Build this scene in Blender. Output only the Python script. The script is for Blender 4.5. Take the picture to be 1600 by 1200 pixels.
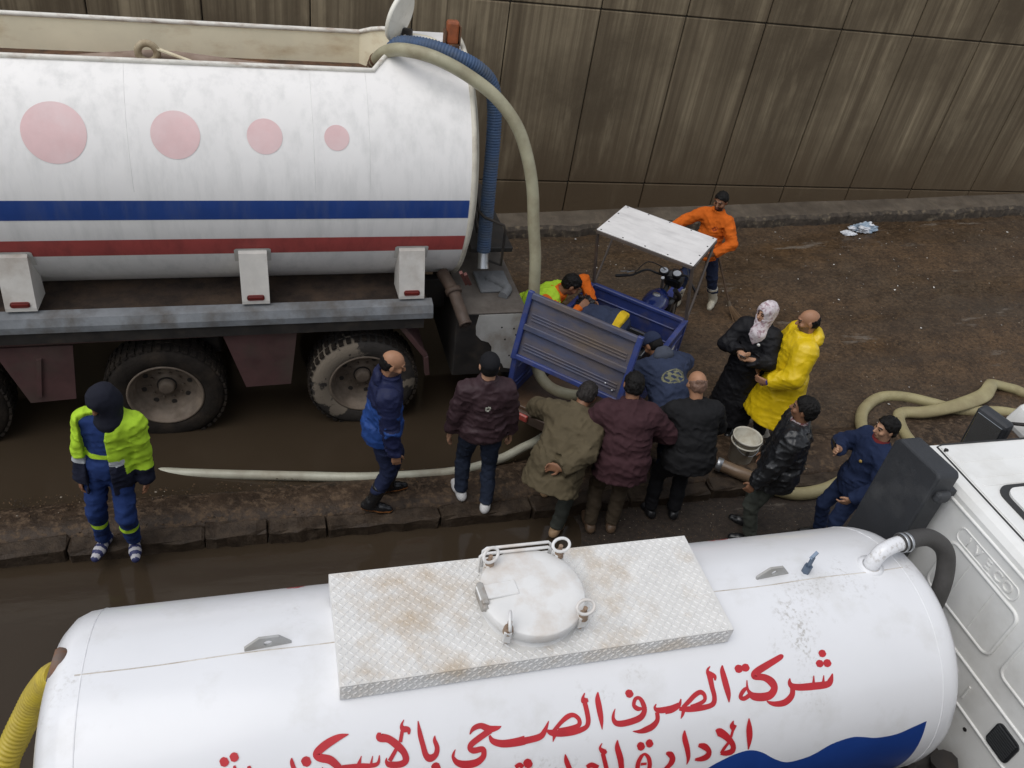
import bpy, bmesh, math, random
import numpy as np
from mathutils import Vector, Matrix, Euler
random.seed(7); RNG = np.random.default_rng(11)
SC = bpy.context.scene
for _o in list(bpy.data.objects): bpy.data.objects.remove(_o)
C = SC.collection
R = math.radians

# ------------------------------------------------------------------ camera
CAM_H = 5.75
cd = bpy.data.cameras.new('camera'); cam = bpy.data.objects.new('camera', cd); C.objects.link(cam)
cd.sensor_width = 36.0; cd.lens = 28.98; cd.clip_start = 0.05; cd.clip_end = 500
_R = np.array([[0.959385, -0.046594, 0.278227], [-0.245766, -0.622239, 0.743248], [0.138492, -0.78144, -0.608417]])
_m = Matrix(((_R[0][0], -_R[0][1], -_R[0][2]), (_R[1][0], -_R[1][1], -_R[1][2]), (_R[2][0], -_R[2][1], -_R[2][2])))
cam.matrix_world = Matrix.Translation((0, 0, CAM_H)) @ _m.to_quaternion().to_matrix().to_4x4()
SC.camera = cam

# ------------------------------------------------------------------ overcast sky, soft sun, exposure
SUN_EL, SUN_AZ = R(65), R(245)
w = bpy.data.worlds.new('World'); SC.world = w; w.use_nodes = True
nt = w.node_tree; nt.nodes.clear()
sky = nt.nodes.new('ShaderNodeTexSky'); sky.sky_type = 'NISHITA'; sky.sun_disc = False
sky.sun_elevation = SUN_EL; sky.sun_rotation = SUN_AZ
sky.air_density = 1.0; sky.dust_density = 1.0; sky.ozone_density = 0.6
hs = nt.nodes.new('ShaderNodeHueSaturation'); hs.inputs['Saturation'].default_value = 0.28   # cloud cover greys the sky
bg = nt.nodes.new('ShaderNodeBackground'); bg.inputs['Strength'].default_value = 0.15
wo = nt.nodes.new('ShaderNodeOutputWorld')
nt.links.new(sky.outputs[0], hs.inputs['Color']); nt.links.new(hs.outputs[0], bg.inputs[0]); nt.links.new(bg.outputs[0], wo.inputs[0])
sd = bpy.data.lights.new('sun', 'SUN'); sun = bpy.data.objects.new('sun', sd); C.objects.link(sun)
sd.energy = 1.1; sd.angle = R(50); sd.color = (1.0, 0.975, 0.94)
_sdir = Vector((math.cos(SUN_EL) * math.sin(SUN_AZ), math.cos(SUN_EL) * math.cos(SUN_AZ), math.sin(SUN_EL)))
sun.rotation_euler = _sdir.to_track_quat('Z', 'Y').to_euler()
SC.view_settings.view_transform = 'Standard'; SC.view_settings.look = 'None'
SC.view_settings.gamma = 1.0; SC.view_settings.exposure = 0.17; SC.view_settings.use_curve_mapping = False
SC.cycles.max_bounces = 5; SC.cycles.diffuse_bounces = 3; SC.cycles.glossy_bounces = 3

# ------------------------------------------------------------------ materials
MATS = {}
def mat(name, col, rough=0.6, metal=0.0, var=0.12, scale=6.0, bump=0.0, bscale=60.0, dirt=None, dirt_amt=0.0,
        dscale=3.0, dstretch=(1, 1, 1), world=False, spec=0.5, sheen=0.0, coat=0.0, bstretch=(1, 1, 1), fold=0.0, emit=None, dsoft=0.25, scuff=None):
    if name in MATS: return MATS[name]
    m = bpy.data.materials.new(name); m.use_nodes = True; MATS[name] = m
    t = m.node_tree; N = t.nodes; L = t.links; b = N['Principled BSDF']
    b.inputs['Roughness'].default_value = rough; b.inputs['Metallic'].default_value = metal
    b.inputs['Specular IOR Level'].default_value = spec
    if sheen: b.inputs['Sheen Weight'].default_value = sheen
    if coat: b.inputs['Coat Weight'].default_value = coat; b.inputs['Coat Roughness'].default_value = 0.15
    if world:
        co = N.new('ShaderNodeNewGeometry').outputs['Position']
    else:
        co = N.new('ShaderNodeTexCoord').outputs['Object']
    def noise(sc, stretch=(1, 1, 1), det=4, off=0.0):
        mp = N.new('ShaderNodeMapping'); mp.inputs['Scale'].default_value = stretch; mp.inputs['Location'].default_value = (off, off * 1.7, off * .6)
        L.new(co, mp.inputs['Vector'])
        n = N.new('ShaderNodeTexNoise'); n.inputs['Scale'].default_value = sc; n.inputs['Detail'].default_value = det; n.inputs['Roughness'].default_value = .62
        L.new(mp.outputs[0], n.inputs['Vector']); return n.outputs['Fac']
    def ramp(fac, lo, hi, c0, c1):
        r = N.new('ShaderNodeMapRange'); r.inputs['From Min'].default_value = lo; r.inputs['From Max'].default_value = hi
        L.new(fac, r.inputs['Value'])
        mx = N.new('ShaderNodeMix'); mx.data_type = 'RGBA'; L.new(r.outputs[0], mx.inputs['Factor'])
        for s, c in ((6, c0), (7, c1)):
            if isinstance(c, tuple): mx.inputs[s].default_value = (*c[:3], 1)
            else: L.new(c, mx.inputs[s])
        return mx.outputs[2], r.outputs[0]
    c0 = tuple(max(0, x * (1 - var)) for x in col); c1 = tuple(min(1, x * (1 + var)) for x in col)
    cur, _ = ramp(noise(scale), .3, .7, c0, c1)
    if dirt is not None:
        th = 0.68 - 0.36 * dirt_amt
        f = noise(dscale, dstretch, 6, 3.1)
        cur, fac = ramp(f, th - dsoft * .35, th + dsoft, cur, dirt)
        rr = N.new('ShaderNodeMapRange'); rr.inputs['To Min'].default_value = rough; rr.inputs['To Max'].default_value = min(1, rough + .35)
        L.new(fac, rr.inputs['Value']); L.new(rr.outputs[0], b.inputs['Roughness'])
    if scuff:
        mk = N.new('ShaderNodeMath'); mk.operation = 'MULTIPLY'
        for i_, (sc_, a_, b__, of_) in enumerate(((1.7, .57, .70, 8.0), (48, .50, .66, 2.0))):
            r_ = N.new('ShaderNodeMapRange'); r_.inputs['From Min'].default_value = a_; r_.inputs['From Max'].default_value = b__
            L.new(noise(sc_, (1, 1, 1), 6, of_), r_.inputs['Value']); L.new(r_.outputs[0], mk.inputs[i_])
        mx2 = N.new('ShaderNodeMix'); mx2.data_type = 'RGBA'; L.new(mk.outputs[0], mx2.inputs['Factor']); L.new(cur, mx2.inputs[6]); mx2.inputs[7].default_value = (*scuff, 1); cur = mx2.outputs[2]
    L.new(cur, b.inputs['Base Color'])
    last = None
    if fold:
        n1 = noise(7.0, (1, 1, .55), 2, 5.0)
        bp = N.new('ShaderNodeBump'); bp.inputs['Strength'].default_value = 1.0; bp.inputs['Distance'].default_value = fold
        L.new(n1, bp.inputs['Height']); last = bp
    if bump:
        bp = N.new('ShaderNodeBump'); bp.inputs['Strength'].default_value = min(1, bump); bp.inputs['Distance'].default_value = .01 * max(1, bump)
        L.new(noise(bscale, bstretch, 4, 1.3), bp.inputs['Height'])
        if last: L.new(last.outputs[0], bp.inputs['Normal'])
        last = bp
    if last: L.new(last.outputs[0], b.inputs['Normal'])
    if emit: b.inputs['Emission Color'].default_value = (*emit[:3], 1); b.inputs['Emission Strength'].default_value = emit[3]
    return m

# ------------------------------------------------------------------ object helpers
BASEM = {}
def tag(o, label=None, cat=None, group=None, kind=None):
    if label: o['label'] = label
    if cat: o['category'] = cat
    if group: o['group'] = group
    if kind: o['kind'] = kind
    return o
def empty(name, loc=(0, 0, 0), rot=(0, 0, 0), label=None, cat=None, group=None):
    o = bpy.data.objects.new(name, None); C.objects.link(o); o.location = loc; o.rotation_euler = rot
    o.empty_display_size = .2
    BASEM[o.name] = Matrix.Translation(loc) @ Euler(rot).to_matrix().to_4x4()
    return tag(o, label, cat, group)
def attach(o, parent, world=False):
    o.parent = parent
    if world:
        p = parent
        while p.name not in BASEM: p = p.parent
        if p is parent: o.matrix_parent_inverse = BASEM[p.name].inverted()
    return o
def meshobj(name, verts, faces, mats, parent=None, world=False, smooth=False, midx=None):
    me = bpy.data.meshes.new(name); me.from_pydata([tuple(map(float, v)) for v in verts], [], [tuple(map(int, f)) for f in faces])
    if not isinstance(mats, (list, tuple)): mats = [mats]
    for m in mats: me.materials.append(m)
    if midx is not None: me.polygons.foreach_set('material_index', list(map(int, midx)))
    if smooth: me.polygons.foreach_set('use_smooth', [True] * len(me.polygons))
    me.validate(); me.update()
    o = bpy.data.objects.new(name, me); C.objects.link(o)
    if parent is not None: attach(o, parent, world)
    return o
class MB:
    """collects simple shapes into one mesh"""
    def __init__(s): s.v = []; s.f = []; s.sm = []; s.mi = []; s.cur = 0
    def add(s, v, f, smooth=False):
        n = len(s.v); s.v += [tuple(p) for p in v]; s.f += [tuple(i + n for i in q) for q in f]; s.sm += [smooth] * len(f); s.mi += [s.cur] * len(f); return s
    def box(s, c, d, rot=None, bev=0.0, seg=1):
        bm = bmesh.new(); bmesh.ops.create_cube(bm, size=1)
        bmesh.ops.scale(bm, vec=d, verts=bm.verts)
        if bev: bmesh.ops.bevel(bm, geom=bm.edges[:], offset=bev, segments=seg, affect='EDGES', profile=.5)
        M4 = Matrix.Translation(c)
        if rot is not None: M4 = M4 @ (rot.to_4x4() if isinstance(rot, Matrix) else Euler(rot).to_matrix().to_4x4())
        bm.transform(M4); bm.verts.ensure_lookup_table(); bm.verts.index_update()
        s.add([v.co[:] for v in bm.verts], [[v.index for v in f.verts] for f in bm.faces]); bm.free(); return s
    def tube(s, pts, r, n=12, caps=True, flat=None, closed=False):
        pts = [Vector(p) for p in pts]; rs = r if isinstance(r, (list, tuple)) else [r] * len(pts)
        V = []; F = []; T = []
        for i in range(len(pts)):
            a = pts[i - 1] if (i > 0 or closed) else pts[i]; b = pts[(i + 1) % len(pts)] if (i < len(pts) - 1 or closed) else pts[i]
            T.append((b - a).normalized())
        up = Vector((0, 0, 1)) if abs(T[0].z) < .9 else Vector((1, 0, 0))
        X = T[0].cross(up).normalized()
        for i, p in enumerate(pts):
            X = (X - T[i] * X.dot(T[i])); X = X.normalized() if X.length > 1e-6 else T[i].orthogonal().normalized()
            Yv = T[i].cross(X)
            for k in range(n):
                a = 2 * math.pi * k / n
                cx, cy = math.cos(a), math.sin(a)
                if flat:
                    fl = flat[i]; q = p + Vector((X.x, X.y, X.z)) * cx * rs[i] * fl[0] + Yv * cy * rs[i] * fl[1]
                else: q = p + X * cx * rs[i] + Yv * cy * rs[i]
                V.append(q[:])
        m = len(pts)
        for i in range(m if closed else m - 1):
            j = (i + 1) % m
            for k in range(n): F.append((i * n + k, i * n + (k + 1) % n, j * n + (k + 1) % n, j * n + k))
        s.add(V, F, True)
        if caps and not closed: s.add(V[:n], [tuple(range(n))[::-1]]); s.add(V[-n:], [tuple(range(n))])
        return s
    def cyl(s, a, b, ra, rb=None, n=24, caps=True):
        return s.tube([a, b], [ra, ra if rb is None else rb], n, caps)
    def lathe(s, c, axis, prof, n=32, closed=False):
        """prof: list of (radius, height along axis)"""
        ax = Vector(axis).normalized(); X = ax.orthogonal().normalized(); Yv = ax.cross(X); c = Vector(c); V = []; F = []
        for r, h in prof:
            for k in range(n):
                a = 2 * math.pi * k / n; V.append((c + ax * h + X * r * math.cos(a) + Yv * r * math.sin(a))[:])
        for i in range(len(prof) - 1):
            for k in range(n): F.append((i * n + k, i * n + (k + 1) % n, (i + 1) * n + (k + 1) % n, (i + 1) * n + k))
        s.add(V, F, True); return s
    def prism(s, poly, d, o=(0, 0, 0), ax=((1, 0, 0), (0, 0, 1), (0, 1, 0))):
        """polygon in (a,b) plane extruded by d along third axis"""
        A, B, D = [Vector(a) for a in ax]; o = Vector(o); n = len(poly)
        V = [(o + A * p[0] + B * p[1])[:] for p in poly] + [(o + A * p[0] + B * p[1] + D * d)[:] for p in poly]
        F = [tuple(range(n))[::-1], tuple(range(n, 2 * n))] + [(i, (i + 1) % n, (i + 1) % n + n, i + n) for i in range(n)]
        s.add(V, F); return s
    def build(s, name, mats, parent=None, world=False, fix=True):
        o = meshobj(name, s.v, s.f, mats, parent, world)
        me = o.data
        if len(me.polygons) == len(s.sm): me.polygons.foreach_set('use_smooth', s.sm); me.polygons.foreach_set('material_index', s.mi)
        if fix:
            bm = bmesh.new(); bm.from_mesh(me); bmesh.ops.recalc_face_normals(bm, faces=bm.faces[:]); bm.to_mesh(me); bm.free()
        return o
def smooth_path(pts, n=8):
    """Catmull-Rom through points"""
    P = [Vector(p) for p in pts]; P = [P[0] * 2 - P[1]] + P + [P[-1] * 2 - P[-2]]; out = []
    for i in range(1, len(P) - 2):
        a, b, c, d = P[i - 1], P[i], P[i + 1], P[i + 2]
        for k in range(n):
            t = k / n
            out.append(0.5 * ((2 * b) + (c - a) * t + (2 * a - 5 * b + 4 * c - d) * t * t + (3 * b - a - 3 * c + d) * t ** 3))
    out.append(P[-2]); return out
def copy_obj(o, parent=None):
    c = o.copy(); C.objects.link(c)
    if parent is not None: c.parent = parent
    return c
# ================================================================== SETTING
WALL_Y, KERB_Y = 10.84, 10.38
def hash2(x, y): return math.sin(x * 12.9898 + y * 78.233) * 43758.5453 % 1.0
def vnoise(x, y):
    xi, yi = math.floor(x), math.floor(y); fx, fy = x - xi, y - yi
    fx = fx * fx * (3 - 2 * fx); fy = fy * fy * (3 - 2 * fy)
    a, b, c, d = hash2(xi, yi), hash2(xi + 1, yi), hash2(xi, yi + 1), hash2(xi + 1, yi + 1)
    return (a * (1 - fx) + b * fx) * (1 - fy) + (c * (1 - fx) + d * fx) * fy
def sstep(a, b, x):
    t = min(1, max(0, (x - a) / (b - a))); return t * t * (3 - 2 * t)
def ground_z(x, y):
    ramp = 0.052 * max(0, x - 3.3) * sstep(5.2, 9.4, y)
    # the carriageway sinks to the left, where the flood stands
    shore = 2.6 + 0.5 * (vnoise(y * .9, 3.3) - .5) * 2
    dip = 0.16 * (1 - sstep(shore - 2.2, shore + .5, x))
    return ramp - dip + 0.012 + 0.018 * (vnoise(x * 1.7, y * 1.7) - .5) + .008 * (vnoise(x * 6, y * 6) - .5)
def ground_mat():
    m = bpy.data.materials.new('wet_muddy_asphalt'); m.use_nodes = True; t = m.node_tree; N = t.nodes; L = t.links; b = N['Principled BSDF']
    co = N.new('ShaderNodeNewGeometry').outputs['Position']
    def noise(sc, det=8, st=(1, 1, 1), ro=.6):
        mp = N.new('ShaderNodeMapping'); mp.inputs['Scale'].default_value = st; L.new(co, mp.inputs[0])
        n = N.new('ShaderNodeTexNoise'); n.inputs['Scale'].default_value = sc; n.inputs['Detail'].default_value = det; n.inputs['Roughness'].default_value = ro; L.new(mp.outputs[0], n.inputs[0]); return n.outputs['Fac']
    def mr(v, a, b_, c=0., d=1.):
        r = N.new('ShaderNodeMapRange'); r.inputs[1].default_value = a; r.inputs[2].default_value = b_; r.inputs[3].default_value = c; r.inputs[4].default_value = d; L.new(v, r.inputs[0]); return r.outputs[0]
    def mix(f, a, c):
        x = N.new('ShaderNodeMix'); x.data_type = 'RGBA'; L.new(f, x.inputs[0])
        for i, k in ((6, a), (7, c)):
            if isinstance(k, tuple): x.inputs[i].default_value = (*k, 1)
            else: L.new(k, x.inputs[i])
        return x.outputs[2]
    big = noise(.55, 6, (.6, 1.2, 1)); mid = noise(3.5, 8); fine = noise(24, 8, (.8, 1, 1), .8); fine2 = noise(75, 6, ro=.8)
    c = mix(mr(big, .38, .62), (.072, .052, .034), (.104, .061, .030))
    c = mix(mr(mid, .42, .72), c, (.042, .026, .015))
    c = mix(mr(fine, .52, .36), c, (.022, .014, .008))
    c = mix(mr(fine, .54, .72), c, (.185, .118, .063))
    c = mix(mr(fine2, .60, .72), c, (.30, .20, .115))
    c = mix(mr(noise(1.0, 5, (.13, 2.4, 1)), .50, .72, 0., .65), c, (.040, .029, .020))   # wheel tracks along the road
    c = mix(mr(noise(1.0, 5, (.16, 1.3, 1)), .56, .74, 0., .5), c, (.105, .082, .058))
    # the near carriageway is plain wet asphalt under a film of dirt
    sy = N.new('ShaderNodeSeparateXYZ'); L.new(co, sy.inputs[0]); near = mr(sy.outputs['Y'], 5.30, 5.05)
    asp = mix(mr(fine, .40, .70), (.026, .020, .016), (.066, .048, .036)); c = mix(near, c, asp)
    pale_patch = mr(noise(1.1, 7, (.42, 2.1, 1), .65), .615, .66)  # scattered pale grey patches, drawn out along the road
    c = mix(pale_patch, c, (.150, .125, .100))
    v = N.new('ShaderNodeTexVoronoi'); v.inputs['Scale'].default_value = 26; L.new(co, v.inputs[0])
    c = mix(mr(v.outputs['Distance'], .10, .03), c, (.30, .26, .21))
    L.new(c, b.inputs['Base Color'])
    wet = mr(noise(.8, 5, (.45, 1.6, 1)), .46, .64, .72, .26); b.inputs['Specular IOR Level'].default_value = .32
    L.new(wet, b.inputs['Roughness'])
    bp = N.new('ShaderNodeBump'); bp.inputs['Strength'].default_value = .5; bp.inputs['Distance'].default_value = .015
    h = N.new('ShaderNodeMath'); h.operation = 'ADD'; L.new(fine, h.inputs[0]); L.new(mid, h.inputs[1]); L.new(h.outputs[0], bp.inputs['Height'])
    L.new(bp.outputs[0], b.inputs['Normal']); return m
def make_ground():
    xs = list(np.concatenate([np.linspace(-80, -7, 12), np.linspace(-6, 16, 200), np.linspace(17, 90, 14)]))
    ys = list(np.concatenate([np.linspace(-30, -1, 6), np.linspace(0, 10.7, 100), np.linspace(11.5, 40, 6)]))
    V = [(x, y, ground_z(min(x, 20), y)) for y in ys for x in xs]; n = len(xs)
    F = [(j * n + i, j * n + i + 1, (j + 1) * n + i + 1, (j + 1) * n + i) for j in range(len(ys) - 1) for i in range(n - 1)]
    o = meshobj('road', V, F, ground_mat(), smooth=True); tag(o, kind='structure')
make_ground()

def water_mat():
    m = bpy.data.materials.new('muddy_water'); m.use_nodes = True; t = m.node_tree; N = t.nodes; L = t.links; b = N['Principled BSDF']
    b.inputs['Roughness'].default_value = .09; b.inputs['IOR'].default_value = 1.33
    co = N.new('ShaderNodeNewGeometry').outputs['Position']
    n = N.new('ShaderNodeTexNoise'); n.inputs['Scale'].default_value = 1.1; n.inputs['Detail'].default_value = 6; L.new(co, n.inputs[0])
    x = N.new('ShaderNodeMix'); x.data_type = 'RGBA'; L.new(n.outputs[0], x.inputs[0]); x.inputs[6].default_value = (.034, .024, .015, 1); x.inputs[7].default_value = (.055, .040, .026, 1)
    L.new(x.outputs[2], b.inputs['Base Color'])
    mp = N.new('ShaderNodeMapping'); mp.inputs['Scale'].default_value = (1, 2.2, 1); L.new(co, mp.inputs[0])
    n2 = N.new('ShaderNodeTexNoise'); n2.inputs['Scale'].default_value = 3.0; n2.inputs['Detail'].default_value = 4; L.new(mp.outputs[0], n2.inputs[0])
    bp = N.new('ShaderNodeBump'); bp.inputs['Strength'].default_value = .12; bp.inputs['Distance'].default_value = .015; L.new(n2.outputs[0], bp.inputs['Height']); L.new(bp.outputs[0], b.inputs['Normal'])
    return m
WM = water_mat()
def flat_sheet(name, x0, x1, y0, y1, z, m):
    o = meshobj(name, [(x0, y0, z), (x1, y0, z), (x1, y1, z), (x0, y1, z)], [(0, 1, 2, 3)], m); tag(o, kind='structure'); return o
flat_sheet('water', -40, 4.2, 5.45, 10.36, -0.004, WM)
flat_sheet('water', -40, 6.0, 0.2, 5.08, -0.008, WM)

# ---- streaked concrete walls made of separate panels
def wall_mat(name, dark, light):
    m = bpy.data.materials.new(name); m.use_nodes = True; t = m.node_tree; N = t.nodes; L = t.links; b = N['Principled BSDF']
    b.inputs['Roughness'].default_value = .8; b.inputs['Specular IOR Level'].default_value = .3
    co = N.new('ShaderNodeNewGeometry').outputs['Position']
    def noise(sc, st, det=6, ro=.6):
        mp = N.new('ShaderNodeMapping'); mp.inputs['Scale'].default_value = st; L.new(co, mp.inputs[0])
        n = N.new('ShaderNodeTexNoise'); n.inputs['Scale'].default_value = sc; n.inputs['Detail'].default_value = det; n.inputs['Roughness'].default_value = ro; n.inputs['Distortion'].default_value = .15; L.new(mp.outputs[0], n.inputs[0]); return n.outputs['Fac']
    def mix(f, lo, hi, a, c):
        r = N.new('ShaderNodeMapRange'); r.inputs[1].default_value = lo; r.inputs[2].default_value = hi; L.new(f, r.inputs[0])
        x = N.new('ShaderNodeMix'); x.data_type = 'RGBA'; L.new(r.outputs[0], x.inputs[0])
        for i, k in ((6, a), (7, c)):
            if isinstance(k, tuple): x.inputs[i].default_value = (*k, 1)
            else: L.new(k, x.inputs[i])
        return x.outputs[2]
    s1 = noise(1.0, (5.5, 1, .16), 6); s2 = noise(1.0, (21, 1, .22), 4, .6); s3 = noise(.8, (1, 1, 1), 5); s4 = noise(1.0, (3.0, 1, .5), 6)
    c = mix(s1, .34, .66, dark, light)
    c = mix(s2, .26, .60, tuple(k * .80 for k in dark), c)
    c = mix(s3, .30, .58, tuple(k * .8 for k in dark), c)
    c = mix(s4, .60, .86, c, tuple(min(1, k * 1.25) for k in light))
    # damp rising from the pavement stains the foot of the wall
    sz = N.new('ShaderNodeSeparateXYZ'); L.new(co, sz.inputs[0])
    ad = N.new('ShaderNodeMath'); ad.operation = 'MULTIPLY_ADD'; L.new(s4, ad.inputs[0]); ad.inputs[1].default_value = 1.4; L.new(sz.outputs['Z'], ad.inputs[2])
    c = mix(ad.outputs[0], 1.2, 2.5, tuple(k * v for k, v in zip(dark, (.80, .74, .68))), c)
    L.new(c, b.inputs['Base Color'])
    bp = N.new('ShaderNodeBump'); bp.inputs['Strength'].default_value = .5; bp.inputs['Distance'].default_value = .012; L.new(noise(22, (1, 1, .5), 6), bp.inputs['Height']); L.new(bp.outputs[0], b.inputs['Normal'])
    return m
CONC = wall_mat('streaked_concrete', (.130, .097, .060), (.322, .258, .166))
JOINT = mat('joint_gap', (.035, .028, .02), .9, world=True)
def panel_mesh(wd, ht, dp=.07, bev=.012):
    b = MB(); b.box((0, 0, 0), (wd, dp, ht), bev=bev); o = b.build('panel', CONC); me = o.data; bpy.data.objects.remove(o); return me
def make_wall(name, y, sgn, x0, nx, rows, label):
    root = empty(name, (x0, y, 0), label=label, cat='wall')
    core = MB().box(((x0 + nx * 1.245 / 2), y + sgn * .34, (rows[0][0] + rows[-1][1]) / 2), (nx * 1.245, .6, rows[-1][1] - rows[0][0])).build('backing', JOINT, root, True)
    cache = {}
    for r, (z0, z1) in enumerate(rows):
        key = round(z1 - z0, 3)
        me = cache.setdefault(key, panel_mesh(1.245 - .016, z1 - z0 - .016))
        for i in range(nx):
            o = bpy.data.objects.new('panel', me); C.objects.link(o)
            o.location = (x0 + 1.245 * (i + .5), y + sgn * (.035 + .004 * random.random()), (z0 + z1) / 2); attach(o, root, True)
    return root
make_wall('retaining_wall', WALL_Y, 1, 4.38 - 1.245 * 8, 18, [(-.6, .725), (.725, 3.165), (3.165, 5.6)], 'tall brown streaked concrete retaining wall of large panels behind the road')
make_wall('retaining_wall', -0.45, -1, 4.38 - 1.245 * 9, 18, [(-.3, .725), (.725, 3.165)], 'unseen near concrete retaining wall below the viewpoint, facing the tank trucks')  # unseen near wall, kept low to let more sky light reach the trucks

# ---- far pavement with rough kerb
STONE = mat('rough_kerb_stone', (.105, .082, .060), .75, var=.35, scale=14, bump=1.0, bscale=45, dirt=(.055, .040, .028), dirt_amt=.5, dscale=4, world=True)
PAVE = mat('dirty_pavement', (.120, .096, .070), .8, var=.25, scale=5, bump=.8, bscale=60, dirt=(.062, .046, .032), dirt_amt=.45, dscale=2, world=True)
KFACE = mat('crumbling_kerb_face', (.050, .038, .027), .8, var=.5, scale=10, bump=1.0, bscale=30, dirt=(.17, .135, .09), dirt_amt=.30, dscale=9, dsoft=.1, world=True)
def far_pavement():
    n = 420; V = []; F = []; rg = random.Random(3)
    for i in range(n + 1):
        x = -8 + 26 * i / n; g = ground_z(min(x, 20), KERB_Y)
        j = .05 * (vnoise(x * 5, 1) - .5) + .02 * rg.uniform(-1, 1); jz = .045 * (vnoise(x * 3.1, 5) - .5) + .012 * rg.uniform(-1, 1)
        V += [(x, KERB_Y + j - .03, g - .2), (x, KERB_Y + j * .8 - .01, g + .05), (x, KERB_Y + j, g + .115 + jz), (x, KERB_Y + .06 + j * .6, g + .16 + jz * .6), (x, KERB_Y + .16, g + .172 + .01 * rg.uniform(-1, 1)), (x, WALL_Y + .02, g + .18)]
    for i in range(n):
        for k in range(5): a = i * 6 + k; F.append((a, a + 6, a + 7, a + 1))
    o = meshobj('far_pavement', V, F, [KFACE, PAVE], smooth=False, midx=[(0, 0, 0, 1, 1)[k % 5] for k in range(len(F))]); tag(o, kind='structure')
far_pavement()

# ---- median between the two carriageways: a bed with kerb stones of its own
def rough_block(name, d, seed, amp=.017, mat_=None):
    bm = bmesh.new(); bmesh.ops.create_cube(bm, size=1); bmesh.ops.scale(bm, vec=d, verts=bm.verts)
    bmesh.ops.bevel(bm, geom=bm.edges[:], offset=.018, segments=1, affect='EDGES')
    long_e = [e for e in bm.edges if abs((e.verts[0].co - e.verts[1].co).x) > d[0] * .5]
    bmesh.ops.subdivide_edges(bm, edges=long_e, cuts=5, use_grid_fill=True)
    rg = random.Random(seed)
    for v in bm.verts: v.co += Vector((rg.uniform(-1, 1) * amp * .4, rg.uniform(-1, 1) * amp, rg.uniform(-1, 1) * amp * .8))
    me = bpy.data.meshes.new(name); bm.to_mesh(me); bm.free(); me.materials.append(mat_ or STONE); return me
KERBM = mat('wet_dark_kerb', (.038, .026, .017), .58, spec=.25, var=.4, scale=9, bump=1.0, bscale=38, dirt=(.085, .062, .043), dirt_amt=.40, dscale=8, world=True)
MEDM = mat('muddy_median', (.044, .028, .017), .55, spec=.3, var=.5, scale=5, bump=1.0, bscale=32, dirt=(.115, .076, .046), dirt_amt=.42, dscale=16, world=True, dsoft=.12)
def median():
    n = 130; V = []; F = []
    prof = [(0.16, .03), (.18, .11), (.34, .118), (.52, .10), (.66, .02), (.80, -.16)]
    for i in range(n + 1):
        x = -9 + 24 * i / n; wd = .46 + .13 * max(0, x) * .5 if x < 3 else .46 + .195 + .06 * (x - 3); wd = min(wd, .95)
        for k, (a, z) in enumerate(prof):
            yy = 5.0 + (a if k < 3 else .34 + (a - .34) / .46 * wd) + .05 * (vnoise(x * 1.3, k) - .5) * (k > 2)
            V.append((x, yy, z + ground_z(max(x, 2.8), 5.0) * .5 + .03 * (vnoise(x * 3.1, k * 2.7) - .5)))
    m = len(prof)
    for i in range(n):
        for k in range(m - 1): a = i * m + k; F.append((a, a + m, a + m + 1, a + 1))
    o = meshobj('median', V, F, MEDM, smooth=True); tag(o, kind='structure')
    blocks = [-9, -7.6, -6.2, -5.0, -3.9, -2.95, -1.67, -.62, -.1, .40, 1.42, 2.30, 3.3, 4.2, 5.1, 6.1, 7.1, 8.1, 9.2, 10.3, 11.4, 12.6, 13.8, 15]
    meshes = [rough_block('kerb_stone', (1, .17, .30), s, mat_=KERBM) for s in range(5)]
    for i in range(len(blocks) - 1):
        a, b = blocks[i], blocks[i + 1]
        k = bpy.data.objects.new('kerb_stone', meshes[i % 5]); C.objects.link(k); k.parent = o
        k.location = ((a + b) / 2, 5.0 + .085 + random.uniform(-.012, .012), -.025 + random.uniform(-.012, .012)); k.scale = (b - a - .010, 1, 1)
        k.rotation_euler = (random.uniform(-.03, .03), 0, random.uniform(-.008, .008))
median()

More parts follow.
